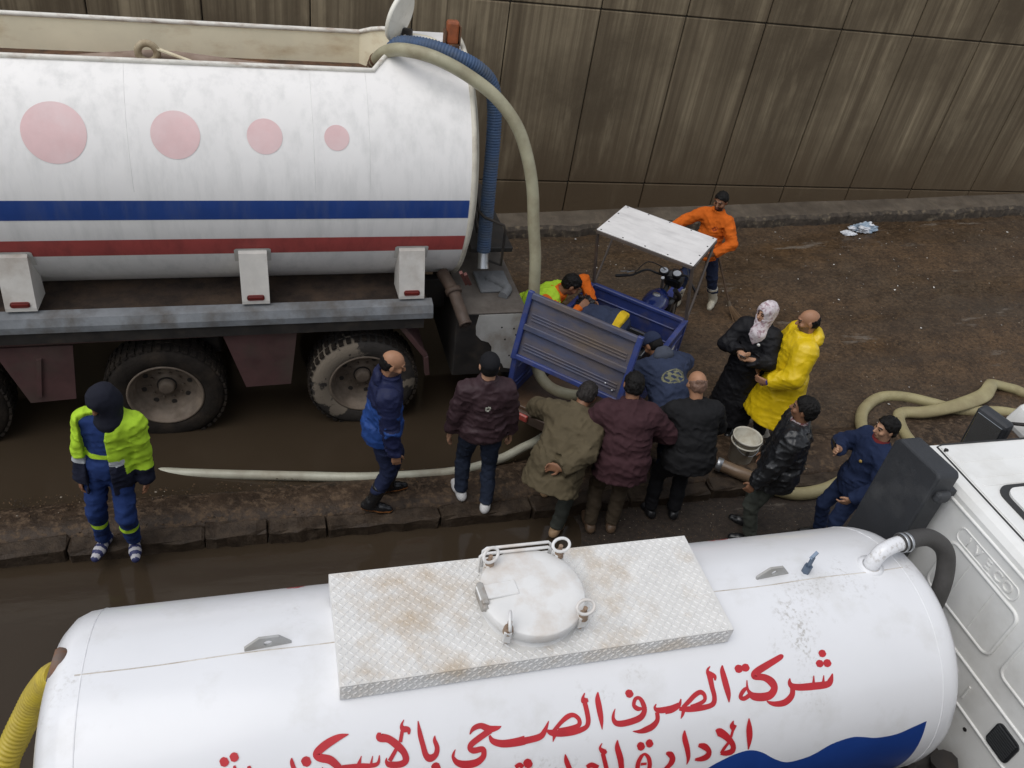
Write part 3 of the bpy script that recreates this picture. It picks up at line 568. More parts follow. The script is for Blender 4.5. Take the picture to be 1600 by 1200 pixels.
# black tail ladder and guard bar
ld = MB()
ld.tube([(1.13, -.55, 2.12), (1.17, -.72, 2.11), (1.36, -.78, 2.05), (1.38, -.78, 2.0), (1.37, -.80, 1.62), (1.24, -.60, 1.58)], .014, 8)
ld.tube([(1.15, -.40, 2.20), (1.30, -.55, 1.45)], .014, 8).tube([(1.15, -.10, 2.25), (1.30, -.2, 1.45)], .014, 8)
for k in range(5):
    t = k / 4; ld.tube([(1.16 + .12 * t, -.42 - .1 * t, 2.16 - .6 * t), (1.16 + .12 * t, -.12 - .06 * t, 2.2 - .62 * t)], .013, 8)
ld.build('ladder', DARK, BT)
MB().box((1.35, .25, 1.62), (.45, 1.5, .06), bev=.01).build('rear_step', DARK, BT)
LETTERS = [[(2.434,0.363,0.017),(2.446,0.36,0.032),(2.461,0.358,0.032),(2.472,0.355,0.017)],[(2.408,0.406,0.017),(2.42,0.402,0.032),(2.434,0.401,0.032),(2.446,0.397,0.017)],[(2.448,0.409,0.018),(2.46,0.406,0.034),(2.476,0.404,0.034),(2.488,0.4,0.018)],[(2.486,0.455,0.006),(2.47,0.484,0.029),(2.448,0.499,0.031),(2.38,0.497,0.034),(2.301,0.491,0.031),(2.26,0.48,0.027),(2.249,0.463,0.021),(2.254,0.444,0.006)],[(2.437,0.456,0.005),(2.427,0.493,0.018)],[(2.383,0.45,0.005),(2.374,0.489,0.018)],[(2.26,0.482,0.024),(2.256,0.514,0.029),(2.235,0.536,0.032),(2.204,0.548,0.03),(2.162,0.546,0.024),(2.133,0.536,0.015),(2.118,0.526,0.005)],[(2.241,0.336,0.008),(2.228,0.345,0.024),(2.158,0.368,0.03),(2.099,0.388,0.033),(2.072,0.403,0.033),(2.076,0.413,0.027),(2.121,0.422,0.031),(2.155,0.447,0.039),(2.165,0.476,0.036),(2.14,0.502,0.037),(2.096,0.505,0.037),(2.05,0.494,0.033),(2.031,0.471,0.017),(2.026,0.451,0.012),(2.03,0.421,0.005)],[(2.033,0.487,0.021),(2.003,0.498,0.02),(1.985,0.49,0.019),(1.992,0.475,0.02),(2.008,0.461,0.019),(2.026,0.453,0.011)],[(1.98,0.371,0.018),(1.992,0.368,0.034),(2.007,0.366,0.034),(2.019,0.362,0.018)],[(2.016,0.372,0.018),(2.028,0.368,0.033),(2.042,0.366,0.033),(2.054,0.363,0.018)],[(1.921,0.341,0.006),(1.915,0.367,0.025),(1.919,0.416,0.031),(1.925,0.466,0.026),(1.924,0.503,0.005)],[(1.859,0.337,0.004),(1.842,0.352,0.014),(1.848,0.371,0.03),(1.871,0.383,0.02),(1.869,0.4,0.008)],[(1.847,0.377,0.028),(1.849,0.426,0.024),(1.854,0.465,0.023),(1.847,0.493,0.025),(1.824,0.504,0.023),(1.773,0.506,0.025),(1.717,0.502,0.025),(1.674,0.493,0.017)],[(1.691,0.49,0.016),(1.721,0.472,0.021),(1.759,0.447,0.022),(1.788,0.439,0.021),(1.805,0.453,0.019),(1.803,0.475,0.018),(1.775,0.487,0.018),(1.73,0.492,0.013)],[(1.688,0.453,0.005),(1.675,0.478,0.018),(1.641,0.493,0.023),(1.605,0.494,0.025)],[(1.695,0.502,0.018),(1.687,0.521,0.014),(1.677,0.537,0.003)],[(1.675,0.478,0.024),(1.636,0.486,0.026),(1.59,0.487,0.026),(1.564,0.481,0.02),(1.557,0.469,0.012),(1.566,0.457,0.004)],[(1.565,0.492,0.02),(1.563,0.525,0.022),(1.538,0.548,0.029),(1.502,0.558,0.027),(1.472,0.56,0.016),(1.442,0.554,0.003)],[(1.496,0.466,0.011),(1.474,0.463,0.02),(1.459,0.446,0.018),(1.469,0.423,0.017),(1.487,0.42,0.015),(1.5,0.437,0.021),(1.507,0.472,0.023),(1.487,0.5,0.028),(1.446,0.511,0.028),(1.396,0.514,0.027),(1.367,0.507,0.023),(1.356,0.488,0.017),(1.36,0.466,0.011),(1.37,0.448,0.003)],[(1.428,0.4,0.017),(1.438,0.397,0.033),(1.452,0.395,0.033),(1.462,0.391,0.017)],[(1.301,0.369,0.005),(1.295,0.398,0.024),(1.297,0.441,0.027),(1.3,0.485,0.02),(1.3,0.524,0.003)],[(1.24,0.364,0.004),(1.229,0.382,0.014),(1.232,0.395,0.028),(1.251,0.394,0.013)],[(1.234,0.406,0.022),(1.239,0.445,0.022),(1.239,0.484,0.022),(1.222,0.505,0.021),(1.174,0.513,0.026),(1.117,0.511,0.027),(1.071,0.501,0.025),(1.051,0.489,0.01)],[(1.08,0.496,0.017),(1.112,0.469,0.018),(1.147,0.448,0.022),(1.176,0.445,0.018),(1.198,0.465,0.018),(1.195,0.489,0.02),(1.156,0.495,0.017),(1.1,0.493,0.011)],[(1.081,0.517,0.016),(1.073,0.538,0.003)],[(1.062,0.452,0.004),(1.041,0.487,0.02),(1.019,0.508,0.027),(0.967,0.514,0.028),(0.892,0.514,0.032)],[(0.95,0.512,0.037),(0.904,0.514,0.034),(0.85,0.51,0.03),(0.811,0.493,0.023),(0.799,0.469,0.009)],[(0.716,0.452,0.004),(0.734,0.432,0.019),(0.766,0.426,0.023),(0.802,0.444,0.027),(0.836,0.445,0.017),(0.853,0.441,0.003)],[(0.806,0.449,0.026),(0.755,0.472,0.026),(0.719,0.492,0.025),(0.712,0.508,0.02),(0.729,0.518,0.025),(0.764,0.518,0.023),(0.77,0.535,0.023),(0.762,0.553,0.026),(0.734,0.568,0.031),(0.69,0.568,0.032),(0.656,0.554,0.024),(0.64,0.531,0.014),(0.643,0.514,0.01),(0.651,0.501,0.003)],[(0.571,0.434,0.003),(0.568,0.451,0.015),(0.576,0.482,0.02),(0.568,0.508,0.023),(0.545,0.518,0.03),(0.528,0.503,0.024),(0.519,0.465,0.021),(0.51,0.416,0.019),(0.507,0.368,0.004)],[(0.55,0.562,0.02),(0.56,0.558,0.037),(0.573,0.556,0.037),(0.583,0.553,0.02)],[(0.45,0.355,0.003),(0.439,0.373,0.012),(0.444,0.389,0.024),(0.464,0.395,0.02),(0.465,0.413,0.008)],[(0.439,0.397,0.015),(0.428,0.437,0.015)],[(0.413,0.456,0.015),(0.392,0.485,0.017),(0.38,0.501,0.017)],[(0.347,0.388,0.012),(0.348,0.406,0.032),(0.382,0.418,0.029),(0.414,0.446,0.03),(0.44,0.479,0.026),(0.445,0.51,0.027),(0.421,0.521,0.026),(0.38,0.515,0.024),(0.367,0.501,0.012),(0.369,0.487,0.003)],[(0.341,0.472,0.003),(0.332,0.503,0.015),(0.297,0.506,0.018),(0.256,0.502,0.018)],[(0.314,0.471,0.003),(0.305,0.502,0.011)],[(0.269,0.464,0.003),(0.26,0.497,0.011)],[(0.306,0.507,0.016),(0.266,0.5,0.018),(0.192,0.496,0.021)],[(0.27,0.464,0.003),(0.257,0.492,0.014)],[(0.225,0.376,0.004),(0.187,0.381,0.024),(0.142,0.397,0.033),(0.105,0.419,0.032),(0.096,0.433,0.026),(0.111,0.445,0.03),(0.146,0.458,0.031),(0.173,0.484,0.027),(0.188,0.506,0.023)],[(0.04,0.455,0.02),(0.05,0.451,0.037),(0.063,0.449,0.037),(0.073,0.446,0.02)],[(0.002,0.428,0.004),(0.002,0.444,0.015),(0.01,0.476,0.017),(0.012,0.5,0.016)],[(-0.262,0.406,0.018),(-0.253,0.403,0.034),(-0.242,0.401,0.034),(-0.233,0.397,0.018)],[(-0.225,0.395,0.018),(-0.216,0.392,0.033),(-0.205,0.39,0.033),(-0.196,0.387,0.018)],[(-0.211,0.421,0.008),(-0.209,0.44,0.017)],[(-0.158,0.431,0.011),(-0.156,0.452,0.023)],[(0.117,0.481,0.004),(0.114,0.498,0.01)],[(2.018,0.588,0.005),(2.018,0.632,0.029),(2.021,0.681,0.029),(2.019,0.74,0.005)],[(1.938,0.586,0.004),(1.93,0.609,0.026),(1.947,0.623,0.027)],[(1.934,0.628,0.014),(1.924,0.661,0.013)],[(1.915,0.682,0.014),(1.892,0.708,0.017),(1.877,0.731,0.016)],[(1.85,0.63,0.033),(1.867,0.628,0.038),(1.904,0.658,0.032),(1.935,0.699,0.025),(1.934,0.731,0.032),(1.905,0.736,0.028),(1.875,0.731,0.018)],[(1.759,0.67,0.016),(1.788,0.681,0.03),(1.813,0.707,0.024),(1.807,0.733,0.034),(1.78,0.741,0.028),(1.745,0.738,0.012)],[(1.691,0.59,0.006),(1.69,0.623,0.025),(1.704,0.679,0.025),(1.711,0.725,0.018),(1.705,0.756,0.004)],[(1.599,0.681,0.011),(1.613,0.684,0.023),(1.63,0.706,0.025),(1.623,0.736,0.027),(1.603,0.755,0.023)],[(1.46,0.629,0.02),(1.47,0.626,0.038),(1.483,0.624,0.038),(1.493,0.62,0.02)],[(1.502,0.623,0.019),(1.512,0.62,0.036),(1.525,0.618,0.036),(1.534,0.615,0.019)],[(1.477,0.709,0.013),(1.505,0.712,0.012)],[(1.479,0.67,0.016),(1.496,0.664,0.012),(1.514,0.686,0.019),(1.521,0.723,0.021),(1.513,0.759,0.023)],[(1.481,0.668,0.018),(1.465,0.697,0.022),(1.461,0.732,0.022)],[(1.606,0.693,0.017),(1.621,0.685,0.021),(1.635,0.712,0.021),(1.626,0.736,0.024),(1.594,0.76,0.019)],[(1.367,0.579,0.005),(1.365,0.611,0.024),(1.379,0.666,0.028),(1.386,0.717,0.023)],[(1.295,0.58,0.003),(1.284,0.599,0.012),(1.301,0.619,0.026),(1.314,0.616,0.015)],[(1.296,0.625,0.019),(1.306,0.667,0.02),(1.316,0.708,0.02)],[(1.222,0.675,0.021),(1.243,0.668,0.024),(1.275,0.685,0.018)],[(1.124,0.599,0.005),(1.129,0.63,0.021),(1.146,0.675,0.021)],[(0.94,0.614,0.022),(0.95,0.61,0.04),(0.964,0.608,0.04),(0.974,0.604,0.021)],[(0.902,0.616,0.019),(0.92,0.608,0.02),(0.934,0.622,0.017)]]
# ================================================================== SMALL TANK TRUCK in the foreground
NT = empty('tank_truck', (1.6, 2.1, 0.0), (0, 0, 0), 'small white tank truck with red Arabic lettering in the foreground', 'truck')
NW = mat('fresh_white_paint', (.80, .80, .81), .28, var=.02, scale=2, dirt=(.60, .585, .55), dirt_amt=.12, dscale=3.2, dsoft=.3, coat=.25, bump=.06, bscale=4, scuff=(.42, .39, .35))
NWG = mat('grimy_white_paint', (.76, .75, .73), .5, var=.05, scale=5, dirt=(.45, .32, .20), dirt_amt=.16, dscale=5, dsoft=.35)
PLATE = mat('rust_stained_tread_plate', (.78, .77, .75), .45, var=.06, scale=9, dirt=(.58, .45, .29), dirt_amt=.28, dscale=3.4, dsoft=.26, bump=.2, bscale=90)
PLATEF = mat('tread_plate_bed', (.70, .685, .655), .6, var=.08, scale=9, dirt=(.42, .30, .17), dirt_amt=.30, dscale=3.4, dsoft=.22, bump=.2, bscale=90)
LETM = mat('red_sign_paint', (.50, .022, .030), .4, var=.12, scale=9)
WAVEM = mat('blue_sign_paint', (.012, .05, .24), .35, var=.12, scale=3)
NY, NZ, NR = 2.10, 2.0, .655
def np_(x, s, off=0.0):
    a = s / NR; return (x, NY - (NR + off) * math.sin(a), NZ + (NR + off) * math.cos(a))
def near_tank():
    prof = [(0.001, -.985), (.30, -.975), (.50, -.945), (.585, -.915), (.63, -.875), (.65, -.83), (.655, -.77), (.655, 0.), (.655, 1.0), (.655, 2.0), (.655, 3.11), (.651, 3.17), (.638, 3.215), (.60, 3.26), (.52, 3.305), (.32, 3.345), (.001, 3.36)]
    t = MB().lathe((0, NY, NZ), (1, 0, 0), prof, 96).build('tank', NW, NT, True)
    for x in (-.775, 3.115): MB().tube([np_(x, s, -.001) for s in np.linspace(-1.9, 1.9, 50)], .004, 5, False).build('weld_seam', NW, t)
    MB().tube([np_(x, -.01 + .003 * math.sin(x * 9), -.001) for x in np.linspace(-.8, 3.12, 40)], .003, 5, False).build('top_seam', mat('seam_grime', (.66, .62, .56), .6, dirt=(.34, .26, .18), dirt_amt=.45, dscale=14), t)
    # hand painted lettering, one dab of brush over another
    def stroke(st, off):
        pts = []; n = len(st); P = [st[0]] + st + [st[-1]]
        for k in range(1, n):
            a, b0, c0, d0 = P[k - 1], P[k], P[k + 1], P[k + 2]
            for q in range(5):
                u = q / 5
                pts.append(tuple(.5 * ((2 * b0[j]) + (c0[j] - a[j]) * u + (2 * a[j] - 5 * b0[j] + 4 * c0[j] - d0[j]) * u * u + (3 * b0[j] - a[j] - 3 * c0[j] + d0[j]) * u ** 3) for j in range(3)))
        pts.append(st[-1]); V = []; F = []
        for k, (x, s, wd) in enumerate(pts):
            p0, p1 = pts[max(0, k - 1)], pts[min(len(pts) - 1, k + 1)]; dx, dy = p1[0] - p0[0], p1[1] - p0[1]; L_ = math.hypot(dx, dy) or 1
            wd = max(wd, .003)
            for e in (-.5, 0, .5): V.append(np_(x - dy / L_ * wd * e, s + dx / L_ * wd * e, off))
        for k in range(len(pts) - 1):
            for e in (0, 1): F.append((k * 3 + e, k * 3 + e + 1, k * 3 + 4 + e, k * 3 + 3 + e))
        meshobj('letter_stroke', V, F, LETM, t, smooth=True)
    for i, st in enumerate(LETTERS): stroke(st, .0012 + .00006 * i)
    for i, (x, s, l) in enumerate(((.02, -.545, .03), (.06, -.555, .04), (.05, -.53, .03), (.235, -.545, .05), (2.28, -.56, .05), (2.33, -.55, .06), (2.36, -.565, .05))):
        stroke([(x + k * l / 4, s + .012 * math.sin(k), .016) for k in range(5)], .0012 + i * .00006)
    wave = [(3.30, .715), (3.141, .745), (3.03, .778), (2.95, .80), (2.86, .824), (2.744, .822), (2.66, .800), (2.588, .788), (2.48, .806), (2.40, .845), (2.34, .862), (2.249, .866), (2.17, .826), (2.10, .775), (2.03, .748), (1.95, .755), (1.86, .784), (1.78, .822), (1.66, .87), (1.5, .90), (1.2, .86), (.9, .84), (.6, .90), (.2, .95), (-.3, .90), (-.78, .86)]
    wave = [(p[0], p[1]) for p in wave if p[0] <= 3.10 or True]; V = []; F = []
    W = smooth_path([(min(a, 3.105), b_, 0) for a, b_ in wave if a < 3.12], 4)
    for p in W:
        for k in range(33): V.append(np_(p.x, p.y + (1.62 - p.y) * k / 32, .0010))
    for i in range(len(W) - 1):
        for k in range(32): F.append((i * 33 + k, i * 33 + k + 1, i * 33 + 34 + k, i * 33 + 33 + k))
    meshobj('blue_wave', V, F, WAVEM, t, smooth=True)
    for o in t.children: pass
    return t
tk = near_tank()
# tread plate walkway with raised diamonds
pl = MB(); PX0, PX1, PY0, PY1, PZ = .20, 1.975, 1.857, 2.425, 2.715
pl.box(((PX0 + PX1) / 2, (PY0 + PY1) / 2, PZ - .004), (PX1 - PX0, PY1 - PY0, .008), bev=.002)
pl = pl.build('walkway_plate', PLATEF, NT, True)
sk = MB(); yb = PY0
MB().box(((PX0 + PX1) / 2, PY0 + .003, PZ - .052), (PX1 - PX0, .005, .086)).box(((PX0 + PX1) / 2, PY1 - .003, PZ - .052), (PX1 - PX0, .005, .086)).box((PX0 + .003, (PY0 + PY1) / 2, PZ - .05), (.005, PY1 - PY0 - .012, .08)).box((PX1 - .003, (PY0 + PY1) / 2, PZ - .05), (.005, PY1 - PY0 - .012, .08)).build('walkway_skirt', PLATE, pl, False)
dm = MB(); V = []; F = []
def lens(cx, cy, ang, top=True, L_=.0145, W_=.0045, H_=.0045):
    n = len(V); c, s = math.cos(ang), math.sin(ang)
    for (a, b_, h) in ((-L_, 0, 0), (0, -W_, 0), (L_, 0, 0), (0, W_, 0), (-L_ * .4, 0, H_), (L_ * .4, 0, H_)):
        u_, v_ = cx + a * c - b_ * s, cy + a * s + b_ * c
        V.append((u_, v_, PZ + .0003 + h) if top else (u_, PY0 + .0003 - h, v_))
    F.extend([(n, n + 1, n + 5, n + 4), (n + 1, n + 2, n + 5), (n + 2, n + 3, n + 4, n + 5), (n + 3, n, n + 4)])
i = 0; x = PX0 + .015
while x < PX1 - .01:
    y = PY0 + .012; j = 0
    while y < PY1 - .008:
        if (x - 1.065) ** 2 + (y - 2.13) ** 2 > .235 ** 2: lens(x, y, R(45) if (i + j) % 2 else R(-45))
        y += .0225; j += 1
    z = PZ - .082; j = 0
    while z < PZ - .012: lens(x, z, R(45) if (i + j) % 2 else R(-45), False); z += .0225; j += 1
    x += .0225; i += 1
d = meshobj('tread_diamonds', V, F, PLATE, pl); tag(d, kind='stuff')
# manhole
MHC = Vector((1.065, 2.13, PZ))
mh = MB().lathe(MHC, (0, 0, 1), [(.222, -.03), (.222, .05), (.20, .05)], 48).build('manhole_neck', NWG, NT, True)
ml = MB().lathe(MHC, (0, 0, 1), [(.236, .052), (.238, .056), (.238, .098), (.232, .104), (.18, .106), (.10, .110), (.001, .112)], 56).build('manhole_lid', NWG, NT, True)
MB().box((.905, 2.145, PZ + .113), (.18, .075, .012), (0, 0, R(4)), bev=.003).build('lid_strap', NWG, ml)
MB().box((.835, 2.135, PZ + .09), (.03, .11, .07), (0, 0, R(4)), bev=.004).cyl((.835, 2.06, PZ + .10), (.835, 2.2, PZ + .10), .013, n=10).build('lid_hinge', mat('worn_bracket', (.42, .40, .37), .5, metal=.3, dirt=(.2, .12, .06), dirt_amt=.3, dscale=20), ml)
def wing(x, y, tilt, az):
    c = Vector((x, y, PZ + .12)); o = MB().cyl(c + Vector((0, 0, -.10)), c + Vector((0, 0, .04)), .010, n=10).cyl(c + Vector((0, 0, -.03)), c + Vector((0, 0, .0)), .024, .020, n=14)
    o = o.build('clamp_bolt', mat('rusty_bolt', (.33, .24, .17), .6, dirt=(.16, .08, .04), dirt_amt=.5, dscale=30), ml)
    Mr = Euler((tilt, 0, az)).to_matrix(); pts = [c + Vector((0, 0, .045)) + Mr @ Vector((.043 * math.cos(a), .030 * math.sin(a), 0)) for a in np.linspace(0, 2 * math.pi, 22, endpoint=False)]
    MB().tube(pts, .0075, 8, closed=True).build('ring_handle', NWG, o)
    MB().box(c + Vector((.0, 0, -.045)), (.045, .035, .07), (0, 0, az), bev=.004).build('clamp_lug', NWG, o)
wing(.905, 2.300, R(50), R(30)); wing(1.245, 2.315, R(35), R(10)); wing(1.250, 1.965, R(35), R(10)); wing(.905, 1.945, R(80), R(75))
for dz, dx, dy in ((.0, 0, 0), (-.0, .035, -.03)):
    a, b_ = .895 - dx * .6, 1.225 - dx * .3; y0 = 2.375 + dy
    MB().tube([(a, y0, PZ), (a, y0 + .005, PZ + .10), (a + .015, y0 + .006, PZ + .115), (b_ - .015, y0 + .006, PZ + .115), (b_, y0 + .005, PZ + .10), (b_, y0, PZ)], .0075, 8).build('grab_rail', NWG, pl)
# lifting lugs, valve, elbow, hose
LUG = mat('lug_grey', (.42, .42, .41), .5, var=.1, dirt=(.28, .25, .2), dirt_amt=.4)
for (x, y) in ((-.07, 2.125), (2.365, 2.155)):
    poly = [(-.095, -.02), (.095, -.02), (.095, .005), (.045, .062), (-.035, .070), (-.095, .02)]
    # plate with an eye: outer outline bridged to a round hole
    n = 20; hole = [(.018 * math.cos(k / n * 2 * math.pi), .030 + .018 * math.sin(k / n * 2 * math.pi)) for k in range(n)]
    bm = bmesh.new(); ov = [bm.verts.new((p[0], 0, p[1])) for p in poly]; hv = [bm.verts.new((p[0], 0, p[1])) for p in hole]
    es = [bm.edges.new((ov[k], ov[(k + 1) % len(ov)])) for k in range(len(ov))] + [bm.edges.new((hv[k], hv[(k + 1) % n])) for k in range(n)]
    bmesh.ops.triangle_fill(bm, use_beauty=True, use_dissolve=False, edges=es)
    r_ = bmesh.ops.extrude_face_region(bm, geom=bm.faces[:]); bmesh.ops.translate(bm, vec=(0, .012, 0), verts=[v for v in r_['geom'] if isinstance(v, bmesh.types.BMVert)])
    bmesh.ops.recalc_face_normals(bm, faces=bm.faces[:]); bm.transform(Matrix.Translation((x, y, 2.652)) @ Matrix.Rotation(R(4), 4, 'Z'))
    me = bpy.data.meshes.new('lifting_lug'); bm.to_mesh(me); bm.free(); me.materials.append(LUG); o = bpy.data.objects.new('lifting_lug', me); C.objects.link(o); attach(o, NT, True)
MB().cyl((2.56, 2.16, 2.64), (2.56, 2.16, 2.70), .022, n=6).cyl((2.56, 2.16, 2.70), (2.565, 2.165, 2.76), .011, n=10).box((2.57, 2.17, 2.765), (.05, .016, .012), (0, R(-40), R(20))).build('relief_valve', mat('blue_grey_valve', (.13, .17, .23), .35, metal=.6), NT, True)
el = MB().lathe((2.945, 2.145, 2.645), (0, 0, 1), [(.035, -.02), (.068, -.01), (.068, .012), (.045, .014)], 24)
el.tube(smooth_path([(2.945, 2.145, 2.64), (2.95, 2.148, 2.70), (2.985, 2.16, 2.745), (3.05, 2.175, 2.76), (3.13, 2.19, 2.76)], 5), .040, 18)
el.build('vent_elbow', NW, NT, True)
hz = MB()
hz.tube(smooth_path([(3.10, 2.185, 2.76), (3.20, 2.20, 2.765), (3.31, 2.20, 2.755), (3.40, 2.16, 2.70), (3.43, 2.11, 2.60), (3.42, 2.05, 2.45), (3.42, 2.0, 2.1)], 6), .047, 18)
hz = hz.build('vent_hose', mat('grey_black_rubber', (.060, .056, .052), .6, var=.2, bump=.3, bscale=80), NT, True)
for x in (3.115, 3.145): MB().lathe((x, 2.187, 2.761), (1, .1, 0), [(.050, -.008), (.053, -.006), (.053, .006), (.050, .008)], 24).build('hose_clamp', CHROME, hz, False)
MB().lathe((-.865, 2.225, 2.555), (-1, .1, .35), [(.001, .055), (.060, .055), (.072, .045), (.074, .01), (.045, .005), (.045, -.06)], 28).build('end_fitting', mat('rusty_fitting', (.15, .11, .09), .6, dirt=(.24, .10, .04), dirt_amt=.5, dscale=12), NT, True)
# chassis and wheels below the tank
for yy in (1.78, 2.42): MB().box((2.2, yy, 1.0), (6.4, .08, .2), bev=.01).build('chassis_beam', DARK, NT, True)
for x in (-.1, 1.2, 2.6): MB().box((x, 2.1, 1.22), (.12, 1.0, .3), bev=.02).build('tank_saddle', DARK, NT, True)
MB().box((3.42, 1.75, 1.35), (.25, .5, .55), bev=.03).tube(smooth_path([(3.45, 1.5, 1.7), (3.5, 1.45, 1.5), (3.4, 1.5, 1.2)], 4), .07, 10).build('engine_duct', DARK, NT, True)
for (x, s) in ((.35, -1), (.35, 1), (4.3, -1), (4.3, 1)):
    o = empty('wheel', (x, 2.1 + s * .82, .40)); o.parent = NT; o.matrix_parent_inverse = BASEM[NT.name].inverted(); BASEM[o.name] = Matrix.Identity(4)
    MB().lathe((0, 0, 0), (0, s, 0), [(.22, -.2), (.39, -.2), (.405, -.15), (.405, .03), (.39, .06), (.30, .07), (.235, .05)], 40).build('tyre', TYRE, o)
    MB().lathe((0, 0, 0), (0, s, 0), [(.235, .05), (.22, .04), (.20, -.02), (.12, -.05), (.09, .02), (.001, .025)], 32).build('rim', RIMM, o)

# ---- cab
CW = mat('cab_white_paint', (.82, .815, .785), .38, var=.03, scale=2, dirt=(.55, .53, .48), dirt_amt=.2, dscale=2.5, dsoft=.35)
CAB0, CAB1, CY0, CY1, CZ = 3.62, 5.45, 1.25, 2.79, 2.875
def cab():
    body = MB()
    poly = [(CAB0, 1.05), (CAB0, CZ - .05), (CAB0 + .02, CZ - .015), (CAB0 + .06, CZ), (5.0, CZ - .01), (5.12, CZ - .06), (5.42, 1.95), (5.47, 1.8), (5.47, 1.05)]
    body.prism(poly, CY1 - CY0, (0, CY0, 0))
    o = body.build('cab_body', CW, NT, True)
    bm = bmesh.new(); bm.from_mesh(o.data); ed = [e for e in bm.edges if abs(e.verts[0].co.y - e.verts[1].co.y) < 1e-4 and min(e.verts[0].co.z, e.verts[1].co.z) > 1.5]
    bmesh.ops.bevel(bm, geom=ed, offset=.035, segments=3, affect='EDGES', clamp_overlap=True); bm.to_mesh(o.data); bm.free()
    P0 = (CAB0, 0, 0)
    def rr(y0, y1, z0, z1, rad=.04, n=5):
        out = []
        for cy, cz, a0 in ((y1 - rad, z1 - rad, 0), (y0 + rad, z1 - rad, 90), (y0 + rad, z0 + rad, 180), (y1 - rad, z0 + rad, 270)):
            for k in range(n + 1): a = math.radians(a0 + 90 * k / n); out.append((cy + rad * math.cos(a), cz + rad * math.sin(a)))
        return out
    def bead(name, y0, y1, z0, z1, rad=.035, r=.009, fill=.004):
        pts = [(CAB0 - .001, a, b_) for a, b_ in rr(y0, y1, z0, z1, rad)]
        b = MB().tube(pts, r, 8, closed=True)
        if fill: b.prism(rr(y0, y1, z0, z1, rad), fill, (CAB0 - fill, 0, 0), ((0, 1, 0), (0, 0, 1), (1, 0, 0)))
        return b.build(name, CW, o, False)
    bead('pressed_panel', 1.755, 2.285, 2.255, 2.600, .05, .011)
    bead('pressed_panel', 1.14 + .14, 1.66, 2.255, 2.600, .05, .011)
    bead('badge_strip', 1.83, 2.285, 2.625, 2.715, .035, .005, 0)
    for z, ya in ((2.10, 2.75), (1.86, 2.75), (2.785, 2.76)): MB().tube([(CAB0, CY0 + .03, z), (CAB0, ya, z)], .010, 8).build('pressed_ridge', CW, o, False)
    for y in (1.83, 1.72): MB().tube([(CAB0, y, 1.92), (CAB0, y, 2.02)], .008, 8).build('pressed_rib', CW, o, False)
    for y in (2.12, 1.93): MB().tube([(CAB0 - .004, y, 2.28), (CAB0 - .004, y, 2.58)], .003, 6).build('panel_crease', CW, o, False)
    # pressed letters
    for ch, y in (('I', 2.205), ('V', 2.13), ('E', 2.05), ('C', 1.972), ('O', 1.90)):
        cu = bpy.data.curves.new('letter', 'FONT'); cu.body = ch; cu.size = .085; cu.extrude = .004; cu.bevel_depth = .0015; cu.align_x = 'CENTER'
        tmp = bpy.data.objects.new('tmp', cu); C.objects.link(tmp); dg = bpy.context.evaluated_depsgraph_get(); me = bpy.data.meshes.new_from_object(tmp.evaluated_get(dg)); bpy.data.objects.remove(tmp)
        me.transform(Matrix.Translation((CAB0 - .001, y, 2.642)) @ Matrix(((0, 0, -1, 0), (-1, 0, 0, 0), (0, 1, 0, 0), (0, 0, 0, 1))))
        me.materials.clear(); me.materials.append(CW); l = bpy.data.objects.new('pressed_letter', me); C.objects.link(l); l.parent = o
    g = MB().prism(rr(1.345, 1.50, 1.885, 2.055, .03), .010, (CAB0 - .010, 0, 0), ((0, 1, 0), (0, 0, 1), (1, 0, 0))).build('vent_grille', mat('black_plastic', (.02, .021, .024), .45, var=.1), o, False)
    for k in range(9): MB().box((CAB0 - .013, 1.425, 1.905 + k * .0165), (.006, .13, .008)).build('slat', mat('dark_grey_slat', (.045, .047, .05), .5), g, False)
    MB().cyl((CAB0 - .004, 1.60, 1.79), (CAB0 + .01, 1.60, 1.79), .012, n=12).build('drain_hole', DARK, o, False)
    # roof skin with a seam, ribs and a hatch
    MB().tube([(3.705, CY0 + .04, CZ + .001), (3.705, CY1 - .05, CZ + .001), (3.75, CY1 - .035, CZ), (4.98, CY1 - .035, CZ - .004)], .0055, 6).build('roof_seam', mat('black_sealant', (.03, .03, .03), .6), o, False)
    rp = MB().box((4.36, (CY0 + CY1) / 2, CZ + .003), (1.27, CY1 - CY0 - .11, .012), bev=.005).build('roof_panel', CW, o, False)
    for y in (2.60, 2.475, 2.41, 1.5): MB().box((4.36, y, CZ + .010), (1.2, .012, .006), bev=.002).build('roof_rib', CW, rp, False)
    hy, hx = 2.03, 4.17
    def rxy(x0, x1, y0, y1, rad, n=6):
        return [(a, b_) for a, b_ in rr(x0, x1, y0, y1, rad, n)]
    MB().prism(rxy(hx - .36, hx + .36, hy - .36, hy + .36, .09), .012, (0, 0, CZ + .009), ((1, 0, 0), (0, 1, 0), (0, 0, 1))).build('hatch_gasket', mat('black_sealant', (.03, .03, .03), .6), rp, False)
    MB().prism(rxy(hx - .325, hx + .325, hy - .325, hy + .325, .075), .022, (0, 0, CZ + .012), ((1, 0, 0), (0, 1, 0), (0, 0, 1))).build('roof_hatch', CW, rp, False)
    MB().cyl((3.735, 2.70, CZ - .002), (3.735, 2.70, CZ + .016), .012, n=10).build('roof_plug', DARK, rp, False)
    GL = mat('dark_glass', (.02, .025, .03), .08, var=.0)
    MB().add([(5.16, CY0 + .1, CZ - .12), (5.16, CY1 - .1, CZ - .12), (5.425, CY1 - .1, 2.02), (5.425, CY0 + .1, 2.02)], [(0, 1, 2, 3)]).build('windscreen', GL, o, False)
